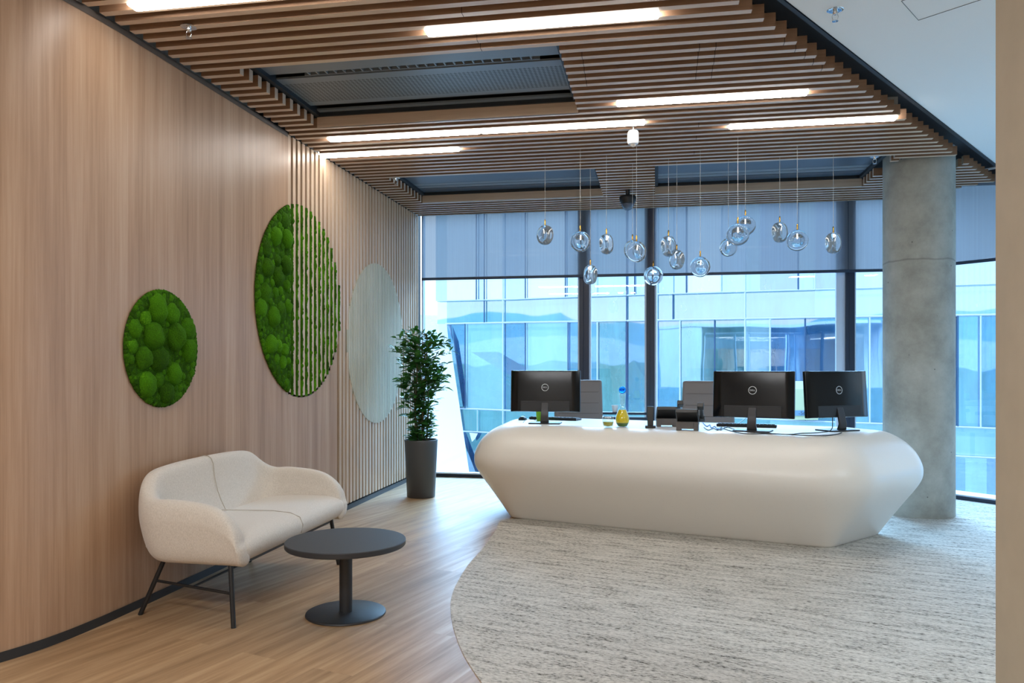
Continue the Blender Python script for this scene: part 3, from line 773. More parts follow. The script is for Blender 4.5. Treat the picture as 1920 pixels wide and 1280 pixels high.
# ================================================================== PLANT
p = at_d(789.5, 930, 7.19)
root = empty('potted_plant', (p.x, p.y, 0)); tag(root, 'tall bushy ficus in a tapered anthracite planter by the window', 'plant')
m = MB(); m.lathe([(0, .0), (.122, 0), (.128, .006), (.150, .50), (.153, .518), (.150, .524), (.142, .524), (.138, .49), (0, .485)], 64); pot = m.build('planter', M['pot'], root, auto=45)
m = MB(); m.lathe([(.1375, .487), (.09, .496), (0, .5)], 40); m.build('soil', M['soil'], pot)
rnd = random.Random(21)
leaf = MB(); tw = MB()
def add_leaf(pos, dirv, L, W, tone):
    d = dirv.normalized(); up = Vector((0, 0, 1)); s = d.cross(up)
    if s.length < .05: s = Vector((1, 0, 0))
    s.normalize(); s = (s*math.cos(rnd.uniform(-.7, .7)) + up*rnd.uniform(-.5, .5)).normalized(); nrm = s.cross(d).normalized()
    prof = [(0, 0), (.18, .55), (.42, 1), (.70, .78), (.9, .34), (1, 0)]
    vs = []; droop = rnd.uniform(.05, .28)
    mid = [pos+d*(L*t)-Vector((0, 0, droop*L*t*t)) for t, w in prof]
    for (t, w), c in zip(prof, mid):
        vs += [c, c+s*(W*w/2)+nrm*(.12*W*w), c-s*(W*w/2)+nrm*(.12*W*w)]
    fs = []
    for i in range(len(prof)-1):
        a, b = i*3, i*3+3
        fs += [(a, a+1, b+1, b), (a, b, b+2, a+2)]
    leaf.add(vs, fs, 0, tone)
stems = []
for i in range(5):
    a = 2*PI*i/5+.4; r0 = .045
    pts = []
    ht = (1.06, .98, 1.05, .90, .94)[i]
    for k in range(9):
        f = k/8; pts.append(Vector((r0*math.cos(a)*(1+.55*f)+.012*math.sin(5*f+i), r0*math.sin(a)*(1+.55*f)+.012*math.cos(4*f+i), .487+(ht-.07)*f)))
    stems.append(pts)
    m = MB(); m.tube(pts, [.0085*(1-.6*k/8) for k in range(9)], 8); m.build('stem', M['stem'], root, auto=60)
for i, pts in enumerate(stems):
    for k in range(54):
        f = .02+.98*(k/53); idx = min(7, int(f*8)); fr = f*8-idx
        base = pts[idx].lerp(pts[idx+1], fr)
        ang = rnd.uniform(0, 2*PI)
        z = base.z
        # silhouette: slim below, widest at about 3/4, pointed on top
        hgt = (z-.5)/1.08
        reach = (.09 if hgt < .25 else .13 if hgt < .45 else .20 if hgt < .85 else .12)*rnd.uniform(.55, 1.15)
        d = Vector((math.cos(ang), math.sin(ang), rnd.uniform(.0, .7)))
        tip = base + d.normalized()*reach
        tw.tube([base, base.lerp(tip, .5)+Vector((0, 0, .01)), tip], [.0028, .002, .0012], 5)
        nl = 3 if reach < .1 else rnd.randint(4, 7)
        for q in range(nl):
            g = .35+.65*q/(nl-1); pos = base.lerp(tip, g)
            dd = (d.normalized()+Vector((rnd.uniform(-.9, .9), rnd.uniform(-.9, .9), rnd.uniform(-.4, .5))))
            L = rnd.uniform(.06, .095)
            add_leaf(pos, dd, L, L*rnd.uniform(.46, .62), min(1, max(0, .15+.55*hgt*rnd.random()+rnd.uniform(0, .3))))
# a few long sprays reaching out of the crown
for (dx, dy, z, L) in ((-.26, .02, 1.36, .1), (-.22, -.05, 1.45, .08), (.30, -.04, 1.33, .1), (.24, .03, 1.42, .08), (.26, -.1, 1.0, .08), (.18, -.08, .90, .07), (-.17, .05, 1.27, .08), (-.14, -.08, 1.10, .07), (.2, -.02, 1.22, .08)):
    base = Vector((dx*.15, dy*.15, z-.12)); tip = Vector((dx, dy, z))
    tw.tube([base, base.lerp(tip, .55)+Vector((0, 0, .03)), tip], [.003, .002, .001], 5)
    for q in range(7):
        g = .45+.55*q/6; pos = base.lerp(tip, g)+Vector((0, 0, .02*math.sin(PI*g)))
        add_leaf(pos, Vector((dx, dy, 0)).normalized()*.7+Vector((rnd.uniform(-.7, .7), rnd.uniform(-.7, .7), rnd.uniform(-.2, .7))), rnd.uniform(.06, .085), rnd.uniform(.03, .04), rnd.uniform(.3, .9))
tw.build('twigs', M['stem'], root, auto=60)
leaf.build('foliage', M['leaf'], root, smooth=True, tone=True)

# ================================================================== RECEPTION DESK
DC = Vector((.16, 6.136, 0)); DZ = .74
DM = Matrix.Translation(DC) @ Matrix.Rotation(DANG, 4, 'Z')
root = empty('reception_desk', DC, DANG); tag(root, 'large white boat-shaped reception desk with rounded bulging sides', 'desk')
core = [(-1.152, -.309), (1.055, -.309), (1.285, .20), (1.10, .36), (-1.12, .36), (-1.30, .16)]
def mink(r, nseg=10):
    out = []
    n = len(core)
    for i in range(n):
        p0, p1, p2 = Vector(core[i-1]), Vector(core[i]), Vector(core[(i+1) % n])
        d1 = (p1-p0).normalized(); d2 = (p2-p1).normalized()
        a1 = math.atan2(-d1.x, d1.y); a2 = math.atan2(-d2.x, d2.y)
        n1 = Vector((d1.y, -d1.x)); n2 = Vector((d2.y, -d2.x))
        a1 = math.atan2(n1.y, n1.x); a2 = math.atan2(n2.y, n2.x)
        while a2 < a1: a2 += 2*PI
        for k in range(nseg+1):
            a = a1+(a2-a1)*k/nseg; w_ = min(1, max(0, 1-math.sin(a)/.7)); q_ = .085+(r-.085)*w_; out.append((p1.x+q_*math.cos(a), p1.y+q_*math.sin(a)))
    return out
ctlp = [(.085, .0), (.100, .004), (.115, .02), (.165, .094), (.225, .18), (.287, .266), (.345, .345), (.380, .405), (.392, .458), (.384, .520), (.345, .600), (.280, .668), (.205, .714), (.145, .736), (.11, .740)]
prof = []
for i in range(len(ctlp)-1):
    P0, P1, P2, P3 = [Vector(ctlp[j]) for j in (max(i-1, 0), i, i+1, min(i+2, len(ctlp)-1))]
    for k in range(3):
        t = k/3; q = .5*((2*P1)+(P2-P0)*t+(2*P0-5*P1+4*P2-P3)*t*t+(3*P1-P0-3*P2+P3)*t**3); prof.append((q.x, q.y))
prof.append(ctlp[-1])
m = MB(); n0 = None; prev = None
vs = []; fs = []
for i, (r, z) in enumerate(prof):
    q = mink(r); n0 = len(q); vs += [(x, y, z) for x, y in q]
for i in range(len(prof)-1):
    for k in range(n0): fs.append((i*n0+k, i*n0+(k+1) % n0, (i+1)*n0+(k+1) % n0, (i+1)*n0+k))
fs.append(tuple(range(n0-1, -1, -1)))
m.add(vs, fs); m.build('desk_body', M['solid'], root, smooth=True)
# flat worktop closes the shell
q = mink(prof[-1][0]); m = MB(); m.add([(x, y, DZ) for x, y in q]+[(x, y, DZ-.03) for x, y in mink(prof[-1][0]-.004)], [tuple(range(n0)), tuple(range(2*n0-1, n0-1, -1))]+[(k, (k+1) % n0, n0+(k+1) % n0, n0+k) for k in range(n0)])
m.build('worktop', M['solid'], root, auto=40)

# ================================================================== MONITORS
def make_monitor(label, loc, rz, tilt=math.radians(-4)):
    root = empty('computer_monitor', loc, rz); tag(root, label, 'monitor', 'computer monitors on the reception desk')
    W, Hh = .278, .164; zc = .092+Hh
    T = Matrix.Translation((0, .035, zc)) @ Matrix.Rotation(tilt, 4, 'X')
    # back shell: local -Y faces the visitor
    m = MB()
    lv = [(1.0, .006), (1.0, -.012), (.985, -.020), (.80, -.034), (.72, -.037)]
    rings = []
    for s, y in lv:
        hx = W*s if s > .9 else W*(s+.02); hz = Hh if s >= .98 else Hh*(.97 if s > .75 else .95)
        rings.append([Vector((-hx, y, -hz)), Vector((hx, y, -hz)), Vector((hx, y, hz)), Vector((-hx, y, hz))])
    vs = [T @ p for r_ in rings for p in r_]
    fs = [(i*4+k, i*4+(k+1) % 4, i*4+4+(k+1) % 4, i*4+4+k) for i in range(len(lv)-1) for k in range(4)]+[(0, 1, 2, 3), tuple(len(lv)*4-4+k for k in (3, 2, 1, 0))]
    m.add(vs, fs); hs = m.build('back_shell', M['monitor'], root, bevel=.004)
    m = MB(); m.box(-W+.006, W-.006, .0062, .0075, -Hh+.014, Hh-.006, T); m.build('screen', M['screen'], root)
    m = MB(); m.box(-W*.70, W*.70, -.0395, -.02, -Hh+.004, -Hh+.085, T); m.build('connector_cover', M['monitor_matte'], root, bevel=.003)
    # logo: ring with lettering
    m = MB(); n = 48
    RX = T @ Matrix.Translation((-.0, -.0385, .028)) @ Matrix.Rotation(PI/2, 4, 'X')
    def ringv(r, z): return [RX @ Vector((r*math.cos(2*PI*k/n), r*math.sin(2*PI*k/n), z)) for k in range(n)]
    vs = ringv(.0285, .0)+ringv(.0285, .0016)+ringv(.0245, .0016)+ringv(.0245, .0)
    m.add(vs, [(a*n+k, a*n+(k+1) % n, ((a+1) % 4)*n+(k+1) % n, ((a+1) % 4)*n+k) for a in range(4) for k in range(n)])
    tv, tf = text_geo('DELL', .0165, .0008)
    m.add([RX @ Matrix.Translation((0, 0, .0008)) @ Vector((p.x*1.02, p.y, p.z)) for p in tv], tf); m.build('logo', M['logo'], root)
    st = MB(); st.box(-.024, .024, -.070, -.052, .0, .150); 
    nk = MB(); 
    vs = []
    for z, y0, y1, hw in ((.008, -.035, -.012, .034), (.05, -.045, -.025, .030), (.12, -.028, -.010, .028), (.185, -.004, .012, .026)):
        vs += [Vector((-hw, y0, z)), Vector((hw, y0, z)), Vector((hw, y1, z)), Vector((-hw, y1, z))]
    nk.add(vs, [(i*4+k, i*4+(k+1) % 4, i*4+4+(k+1) % 4, i*4+4+k) for i in range(3) for k in range(4)]+[(0, 1, 2, 3), (12, 13, 14, 15)])
    nk.build('stand_neck', M['steel'], root, bevel=.003)
    b_ = MB(); b_.box(-.125, .125, -.07, .10, .0, .010); b_.build('stand_base', M['monitor_matte'], root, bevel=.004)
    return root
def desk_at(u, v): p = at_z(u, v, DZ); return Vector((p.x, p.y, DZ))
def facing(p): return math.atan2(p.y, p.x)-PI/2       # yaw that turns local -Y to the camera
p = desk_at(1022, 794); MA = make_monitor('black computer monitor at the left end of the reception desk', p, facing(p)-math.radians(7))
p = desk_at(1411, 808.5); MBm = make_monitor('black computer monitor in the middle of the desk, turned almost square to the visitor', p, facing(p)-math.radians(10))
p = desk_at(1573, 807.5); MC = make_monitor('black computer monitor at the right end of the desk, turned sharply aside', p, facing(p)+math.radians(44))

# ================================================================== KEYBOARDS, MOUSE
def keyboard(u, v, rz, label):
    p = desk_at(u, v); r = empty('keyboard', p, rz); tag(r, label, 'keyboard', 'black keyboards on the reception desk')
    m = MB(); 
    vs = [Vector((x, y, z)) for x in (-.215, .215) for y, z in ((-.065, 0), (.065, 0), (.065, .014), (-.065, .022))]
    m.add(vs, [(0, 1, 2, 3), (7, 6, 5, 4), (0, 4, 5, 1), (1, 5, 6, 2), (2, 6, 7, 3), (3, 7, 4, 0)]); m.build('case', M['monitor_matte'], r, bevel=.003)
    k = MB()
    for row in range(5):
        for c in range(15):
            x = -.205+c*.0275; y = -.052+row*.0215; z = .022-.008*(y+.065)/.13
            k.box(x, x+.023, y, y+.017, z-.003, z+.005)
    k.build('keys', M['phone_black'], r)
    return r
keyboard(1041, 786.5, DANG, 'black keyboard behind the left monitor on the desk')
keyboard(1400, 799.5, DANG+.1, 'black keyboard behind the middle monitor on the desk')
p = desk_at(980, 787); r = empty('computer_mouse', p, DANG); tag(r, 'dark computer mouse beside the left keyboard on the desk', 'mouse')
m = MB(); vs, fs = ICO3; m.add([Vector((q.x*.032, q.y*.055, max(0, q.z)*.034)) for q in vs], fs); m.build('mouse_body', M['monitor_matte'], r, smooth=True)
m = MB(); m.tube([(-.004, .03, .028), (.004, .03, .028)], .008, 10); m.build('scroll_wheel', M['phone_grey'], r)

# ================================================================== CARAFE, TUMBLER, GREEN CUP
p = desk_at(1167, 800); root = empty('carafe', p); tag(root, 'round-bellied glass carafe of yellow juice with a blue ball stopper', 'carafe')
outer = [(0, 0), (.030, .0), (.036, .004), (.050, .030), (.0535, .052), (.050, .078), (.036, .115), (.024, .140), (.020, .160), (.0215, .20), (.0255, .245), (.027, .25)]
m = MB(); m.lathe(outer+[(.024, .249), (.018, .20), (.0165, .160)], 48); m.build('vessel', M['thinglass'], root, smooth=True)
m = MB(); m.lathe([(0, .004), (.033, .005), (.047, .031), (.0505, .052), (.047, .078), (.033, .113), (.026, .128), (0, .128)], 48); m.build('juice', M['juice'], root, auto=60)
m = MB(); vs, fs = ICO3; m.add([Vector((q.x*.027, q.y*.027, .276+q.z*.027)) for q in vs], fs); m.build('ball_stopper', M['blueglass'], root, smooth=True)
p = desk_at(1140, 801.5); root = empty('glass_tumbler', p); tag(root, 'small glass tumbler half full of yellow drink left of the carafe', 'glass')
m = MB(); m.lathe([(0, 0), (.026, 0), (.036, .014), (.0425, .045), (.0405, .086), (.039, .086), (.040, .045), (.034, .016), (0, .007)], 48); m.build('tumbler', M['thinglass'], root, smooth=True)
m = MB(); m.lathe([(0, .0085), (.033, .0165), (.0385, .043), (0, .043)], 48); m.build('drink', M['lemonade'], root, auto=60)
p = desk_at(1013, 789); root = empty('cup', p); tag(root, 'lime green cup behind the stand of the left monitor', 'cup')
m = MB(); m.lathe([(0, 0), (.030, 0), (.036, .085), (.033, .085), (.028, .006), (0, .006)], 32); m.build('cup_body', M['green'], root, auto=50)

# ================================================================== PHONES
def desk_phone(u, v, rz, label, handset_side):
    p = desk_at(u, v); r = empty('desk_phone', p, rz); tag(r, label, 'phone', 'black desk phones on the reception desk')
    m = MB()   # grey wedge foot with a slot
    m.box(-.076, -.044, -.03, .05, 0, .062); m.box(.044, .076, -.03, .05, 0, .062); m.box(-.045, .045, -.03, .05, .012, .062)
    m.build('foot', M['phone_grey'], r, bevel=.003)
    T = Matrix.Translation((0, 0, .098)) @ Matrix.Rotation(math.radians(-36), 4, 'X')
    m = MB(); m.box(-.078, .078, -.075, .085, -.016, .016, T); m.build('body', M['phone_black'], r, bevel=.006)
    m = MB(); m.box(-.055, .055, -.068, -.010, .016, .020, Matrix.Translation((0, 0, .0)) @ T); m.build('display', M['screen'], r)
    m = MB(); 
    for i in range(4):
        for j in range(3): m.box(-.035+.025*j, -.017+.025*j, .005+.018*i, .018+.018*i, .015, .021, T)
    m.build('keypad', M['phone_grey'], r)
    s = handset_side
    h = MB(); x = s*.094
    h.tube([T @ Vector((x, -.098, .03)), T @ Vector((x, -.05, .042)), T @ Vector((x, .02, .042)), T @ Vector((x, .07, .03))], [.016, .014, .014, .018], 12)
    h.box(x-.022, x+.022, -.112, -.072, .010, .048, T); h.box(x-.022, x+.022, .050, .088, .012, .046, T); h.build('handset', M['phone_black'], r, bevel=.004)
    m = MB(); m.box(-.02, .02, -.0775, -.074, -.006, .004, T)
    return r
p = desk_at(1250, 799.5); desk_phone(1250, 799.5, facing(p)+.1, 'black desk phone on a grey foot, next to the cordless handset', 1)
p = desk_at(1293, 806); desk_phone(1289, 806.5, facing(p)-.08, 'black desk phone with upright receiver, nearest the middle monitor', 1)
p = desk_at(1219.5, 802); r = empty('cordless_phone', p, facing(p)); tag(r, 'slim black cordless handset standing in its charger on the desk', 'phone')
m = MB(); m.box(-.038, .038, -.035, .04, 0, .018); m.build('charger_base', M['phone_black'], r, bevel=.005)
m = MB(); vs = []
for z, y0, y1, w in ((.014, -.010, .016, .021), (.06, -.008, .016, .023), (.12, .0, .022, .025), (.158, .006, .024, .024)): vs += [Vector((-w, y0, z)), Vector((w, y0, z)), Vector((w, y1, z)), Vector((-w, y1, z))]
m.add(vs, [(i*4+k, i*4+(k+1) % 4, i*4+4+(k+1) % 4, i*4+4+k) for i in range(3) for k in range(4)]+[(0, 1, 2, 3), (12, 13, 14, 15)])
m.build('handset', M['phone_black'], r, bevel=.005)
m = MB(); m.box(-.018, .018, .0245, .0265, .09, .14); m.build('display', M['screen'], r)

# ================================================================== CABLES
def cable(name, pxs, label, mt, r_=.0032, lift=None):
    pts = []
    for i, (u, v, z) in enumerate(pxs):
        p = at_z(u, v, DZ+r_+z) if z < .02 else None
        if p is None:
            q = pts[-1] if pts else at_z(u, v, DZ)
            d = (q-CAM).dot(FW); p = at_d(u, v, d)
        pts.append(p)
    P = pts; out = []
    for i in range(len(P)-1):
        p0, p1, p2, p3 = P[max(i-1, 0)], P[i], P[i+1], P[min(i+2, len(P)-1)]
        for k in range(6):
            t = k/6; out.append(.5*((2*p1)+(p2-p0)*t+(2*p0-5*p1+4*p2-p3)*t*t+(3*p1-p0-3*p2+p3)*t**3))
    out.append(P[-1])
    for q in out: q.z = max(q.z, DZ+r_*.9)
    m = MB(); m.tube(out, r_, 8); o = m.build(name, mt, auto=60); tag(o, label, 'cable', 'cables on the reception desk'); return o
cable('power_cable', [(1352, 801, 0), (1365, 806, 0), (1395, 812.5, 0), (1440, 813, 0), (1480, 814, 0), (1500, 812, 0), (1530, 811, 0), (1552, 809, 0), (1560, 803, .03), (1561, 790, .05), (1561, 780, .05)], 'black cable running up into the right-hand monitor', M['blackcable'])
cable('power_cable', [(1352, 804, 0), (1366, 801, 0), (1390, 808, 0), (1440, 812, 0), (1500, 815.5, 0), (1540, 816.5, 0), (1566, 814.5, 0), (1578, 811, 0)], 'black cable lying along the front edge of the desk top', M['blackcable'])
cable('power_cable', [(1402, 784, .05), (1399, 790, .05), (1378, 797, 0), (1360, 800, 0), (1352, 806, 0), (1346, 802, 0)], 'short black cable looping beneath the middle monitor', M['blackcable'])
cable('data_cable', [(1318, 792, 0), (1325, 799, 0), (1331, 796, 0), (1334, 802, 0), (1340, 799, 0), (1346, 805, 0), (1350, 801, 0)], 'tangled blue cable beside the right desk phone', M['bluecable'], .004)
cable('power_cable', [(1320, 801, 0), (1328, 806, 0), (1338, 803, 0), (1346, 806, 0), (1353, 800, 0)], 'black cable between right desk phone and middle monitor', M['blackcable'])
cable('power_cable', [(981, 791.5, 0), (986, 787, 0), (995, 784.5, 0), (1003, 787, 0), (1008, 791, 0)], 'thin black mouse cable at the left end of the desk', M['blackcable'], .002)

# ================================================================== TASK CHAIRS
def task_chair(u, d, rz, label):
    q = at_d(u, 760, d); r = empty('task_chair', (q.x, q.y, 0), rz); tag(r, label, 'chair', 'task chairs behind the reception desk')
    # visitor sees the front of the backrest; the seat points to the desk (local -Y)
    m = MB(); n = 12; rows = 18; W = .232
    def pt(i, j, back):
        a = -1+2*i/n; t = j/rows; z = .50+.565*t
        w = W*(1-.05*t); x = a*w
        y = .20+.05*t-.03*math.cos(a*1.3)-.012*math.sin(t*PI) + (.055 if back else 0)
        return Vector((x, y, z))
    vs = [pt(i, j, 0) for j in range(rows+1) for i in range(n+1)]; o_ = len(vs); vs += [pt(i, j, 1) for j in range(rows+1) for i in range(n+1)]
    fs = []
    for j in range(rows):
        for i in range(n):
            a = j*(n+1)+i; fs += [(a, a+1, a+n+2, a+n+1), (o_+a, o_+a+n+1, o_+a+n+2, o_+a+1)]
    for j in range(rows):
        a = j*(n+1); fs += [(a, a+n+1, o_+a+n+1, o_+a)]; a += n; fs += [(a, o_+a, o_+a+n+1, a+n+1)]
    for i in range(n): fs += [(i, o_+i, o_+i+1, i+1)]; a = rows*(n+1)+i; fs += [(a, a+1, o_+a+1, o_+a)]
    m.add(vs, fs); bk = m.build('backrest', M['chair_grey'], r, bevel=.022)
    s = MB()
    for t in (.12, .28, .45, .62, .80):
        pts = []
        for i in range(n+1):
            q2 = pt(i, t*rows, 0); pts.append(q2+Vector((0, -.0015, 0)))
        s.tube(pts[1:-1], .0022, 6)
    s.build('seam', mat('seam_shadow', srgb(98, 90, 86), .8), bk)
    m = MB(); m.box(-.235, .235, -.20, .22, .42, .50); m.build('seat', M['chair_grey'], r, bevel=.03)
    for sg in (-1, 1):
        m = MB(); m.tube([(sg*.23, .05, .44), (sg*.28, .05, .46), (sg*.285, .05, .64)], .012, 8); m.tube([(sg*.285, -.12, .65), (sg*.285, .12, .65)], .02, 8); m.build('armrest', M['phone_black'], r, auto=50)
    m = MB(); m.tube([(0, 0, .09), (0, 0, .43)], .026, 14); m.build('gas_column', M['phone_black'], r, auto=50)
    m = MB()
    for k in range(5):
        a = 2*PI*k/5; m.tube([(0, 0, .10), (.29*math.cos(a), .29*math.sin(a), .065)], [.024, .014], 8)
    m.build('star_base', M['chrome'], r, auto=50)
    for k in range(5):
        a = 2*PI*k/5; m = MB(); c = Vector((.29*math.cos(a), .29*math.sin(a), .028)); t_ = Vector((-math.sin(a), math.cos(a), 0))
        m.tube([c-t_*.022, c+t_*.022], .028, 16); m.tube([c, c+Vector((0, 0, .04))], .008, 8); m.build('caster', M['phone_black'], r, auto=50)
    return r
task_chair(1087, 7.15, facing(at_d(1087, 760, 7.15))+.05, 'taupe task chair behind the left monitor of the desk')
task_chair(1322, 6.68, facing(at_d(1322, 760, 6.68))-.1, 'taupe task chair behind the phones and the middle monitor')
# white pot on the window rail
q = at_y(1153, 766, WY+.02); r = empty('flower_pot', (q.x, WY+.02, .715)); tag(r, 'small white tapered pot on the rail of the narrow middle window, behind the carafe', 'pot')
m = MB(); m.lathe([(0, 0), (.024, 0), (.036, .072), (.032, .072), (.022, .008), (0, .008)], 32); m.build('pot_body', M['white_plastic'], r, auto=50)
# ================================================================== CEILING THINGS
# linear lights
def linear_light(u0, v0, u1, v1, label, ext=None):
    zb = ZC-.012
    a = at_z(u0, v0, zb); b = at_z(u1, v1, zb); y = (a.y+b.y)/2
    x0, x1 = a.x, b.x
    y = min([q+SW+(PS-SW)/2 for q in ys], key=lambda q: abs(q-y))
    x1 = min(x1, edge_x(y)-.035)
    L = x1-x0; hw = .028
    r = empty('ceiling_light', ((x0+x1)/2, y, zb)); tag(r, label, 'light', 'linear lights in the slatted ceiling')
    # diffuser with rounded lower ends
    h = .034
    sec = []
    prof = [(-L/2, h), (-L/2, .010), (-L/2+.004, .003), (-L/2+.012, 0), (L/2-.012, 0), (L/2-.004, .003), (L/2, .010), (L/2, h)]
    n = len(prof); m = MB(); m.add([Vector((x, -hw, z)) for x, z in prof]+[Vector((x, hw, z)) for x, z in prof], [tuple(range(n)), tuple(range(2*n-1, n-1, -1))]+[(k, n+k, n+(k+1) % n, (k+1) % n) for k in range(n)])
    m.build('diffuser', M['light'], r)
    m = MB(); m.box(-L/2, L/2, -hw, hw, h+.001, .141); m.build('housing', M['fix'], r)
    return r
linear_light(246, 17, 700, -20, 'long lit linear light nearest the camera, cut by the top edge of the view')
linear_light(795, 60, 1236, 24, 'lit linear light above the large ceiling recess')
linear_light(1157, 203, 1512, 182, 'lit linear light right of the white ceiling sensor, upper of two')
linear_light(1366, 244, 1700, 225, 'lit linear light at the right edge of the slatted ceiling')
linear_light(614, 263, 897, 246, 'left of two lit linear lights set end to end beyond the large recess')
linear_light(899, 246, 1209, 230, 'right of two lit linear lights set end to end beyond the large recess')
linear_light(598, 294, 858, 280, 'lit linear light closest to the slatted wall')

# recessed ceiling units
def unit(Kc, label, bands, vent):
    grey = M['ac_grey'] if vent else M['ac_blue']
    x0, x1, y0, y1 = Kc
    r = empty('ceiling_air_unit', ((x0+x1)/2, (y0+y1)/2, ZC+.085)); tag(r, label, 'air unit', 'grey air units recessed in the slatted ceiling')
    O = Vector(r.location)
    def loc(m_): m_.v = [tuple(Vector(p)-O) for p in m_.v]; return m_
    m = MB(); f = .028; za, zb_ = ZC+.070, ZC+.125
    m.box(x0-.002, x0+f, y0, y1-.005, za, zb_); m.box(x1-f, x1, y0, y1-.005, za, zb_); m.box(x0, x1, y1-.024, y1-.005, za, zb_); m.box(x0, x1, y0+.042, y0+f+.042, za, zb_)
    loc(m).build('frame', M['black_trim'], r)
    zt = ZC+.095
    for (ya, yb, kind, nm) in bands:
        a = y0+(y1-y0)*ya; b = y0+(y1-y0)*yb
        m = MB()
        dz = .03 if kind == 'slot' else 0
        m.box(x0+f, x1-f, a, b, zt+dz, zt+dz+.012)
        loc(m).build(nm, M['perf'] if kind == 'perf' else M['ac_dark'] if kind == 'slot' else M['ac_grey'] if nm == 'rail' else grey, r)
    if vent:
        a = y0+(y1-y0)*vent[0]; b = y0+(y1-y0)*vent[1]
        m = MB(); x = x0+.25
        while x < x1-.2:
            m.box(x, x+.008, a, b, zt+.004, zt+.03); x += .055
        m.box(x0+.22, x1-.15, b-.012, b-.004, zt+.004, zt+.03)
        loc(m).build('vent_vanes', M['ac_grey'], r)
    return r
def f1(v): return (at_z(900, v, ZC+.095).y-K1[2])/(K1[3]-K1[2])
b1 = [f1(v) for v in (92, 112.5, 122.6, 132.7, 171, 178, 188, 206)]
print('bands', b1)
unit(K1, 'large grey air unit with perforated panel in the nearest ceiling recess', [(b1[0], b1[1], 'p', 'end_panel'), (b1[1], b1[2], 'slot', 'air_slot'), (b1[2], b1[3], 'p', 'rail'), (b1[3], b1[4], 'perf', 'perforated_panel'), (b1[4], b1[5], 'p', 'rail'), (b1[5], b1[6], 'slot', 'air_slot'), (b1[6], b1[7], 'p', 'end_panel')], (b1[1]+.01, b1[2]-.01))
B2 = [(.03, .30, 'p', 'end_panel'), (.305, .62, 'p', 'perforated_panel'), (.625, .70, 'p', 'rail'), (.70, .715, 'slot', 'air_slot'), (.715, .80, 'p', 'rail'), (.80, .815, 'slot', 'air_slot'), (.815, .97, 'p', 'end_panel')]
unit(K2, 'grey air unit in the ceiling recess beside the slatted wall, near the window', B2, None)
unit(K3, 'grey air unit in the ceiling recess beside the concrete column', B2, None)

# sprinklers
def sprinkler(u, v, z, label, s=1.0):
    p = at_z(u, v, z); r = empty('ceiling_sprinkler', p); tag(r, label, 'sprinkler', 'chrome fire sprinklers in the ceiling')
    m = MB(); m.lathe([(0, 0), (.012*s, -.001), (.030*s, -.003), (.038*s, 0), (.036*s, .003), (0, .004)], 32); m.build('flange', M['chrome'], r, auto=50)
    m = MB(); m.lathe([(0, 0), (.011*s, 0), (.011*s, -.018*s), (.007*s, -.022*s), (0, -.022*s)], 20)
    for sg in (-1, 1): m.tube([(sg*.008*s, 0, -.015*s), (sg*.014*s, 0, -.030*s), (sg*.010*s, 0, -.045*s), (0, 0, -.05*s)], .0022*s, 8)
    m.tube([(0, 0, 0), (0, 0, .128)], .008*s, 10)
    m.build('body', M['chrome'], r, auto=50)
    m = MB(); m.lathe([(0, -.049*s), (.014*s, -.050*s), (.014*s, -.053*s), (0, -.054*s)], 20); m.build('deflector', M['chrome'], r, auto=50)
sprinkler(354, 51, ZC+.001, 'chrome sprinkler in the slats near the veneered wall, upper left')
sprinkler(1566, 19, ZP-.0005, 'chrome sprinkler in the white plaster ceiling')
sprinkler(742, 334, ZC+.001, 'tiny sprinkler at the corner of the recess beside the slatted wall')
sprinkler(1640, 294, ZC+.001, 'sprinkler at the edge of the recess beside the column')

# white motion sensor
p = at_z(1187, 241, ZC); r = empty('ceiling_sensor', p); tag(r, 'white cylindrical sensor hanging under the slatted ceiling', 'sensor')
m = MB(); m.lathe([(0, .128), (.006, .128), (.006, -.02), (0, -.02)], 16); m.build('stem', M['white_plastic'], r, auto=50)
m = MB(); m.lathe([(0, -.012), (.030, -.014), (.038, -.026), (.0395, -.09), (.034, -.104), (.022, -.108), (0, -.108)], 40); m.build('housing', M['white_plastic'], r, auto=50)
m = MB(); m.lathe([(0.021, -.106), (.017, -.118), (.008, -.124), (0, -.125)], 32); m.build('lens', M['fix'], r, auto=50)
# dome camera
p = at_z(1177, 356, ZC); r = empty('ceiling_camera', p); tag(r, 'black dome security camera under the slats near the window', 'camera')
m = MB(); m.lathe([(0, .128), (.020, .128), (.020, -.07), (0, -.07)], 20); m.build('stem', M['monitor_matte'], r, auto=50)
m = MB(); m.lathe([(0, -.055), (.072, -.058), (.078, -.066), (.074, -.10), (.060, -.128), (.0, -.128)], 40); m.build('housing', M['monitor_matte'], r, auto=50)
m = MB(); m.lathe([(.058, -.126)]+[(.058*math.cos(a), -.126-.062*math.sin(a)) for a in [PI/2*k/10 for k in range(1, 11)]], 40); m.build('dome', mat('smoked_dome', srgb(70, 84, 105), .05, spec=.8), r, smooth=True)

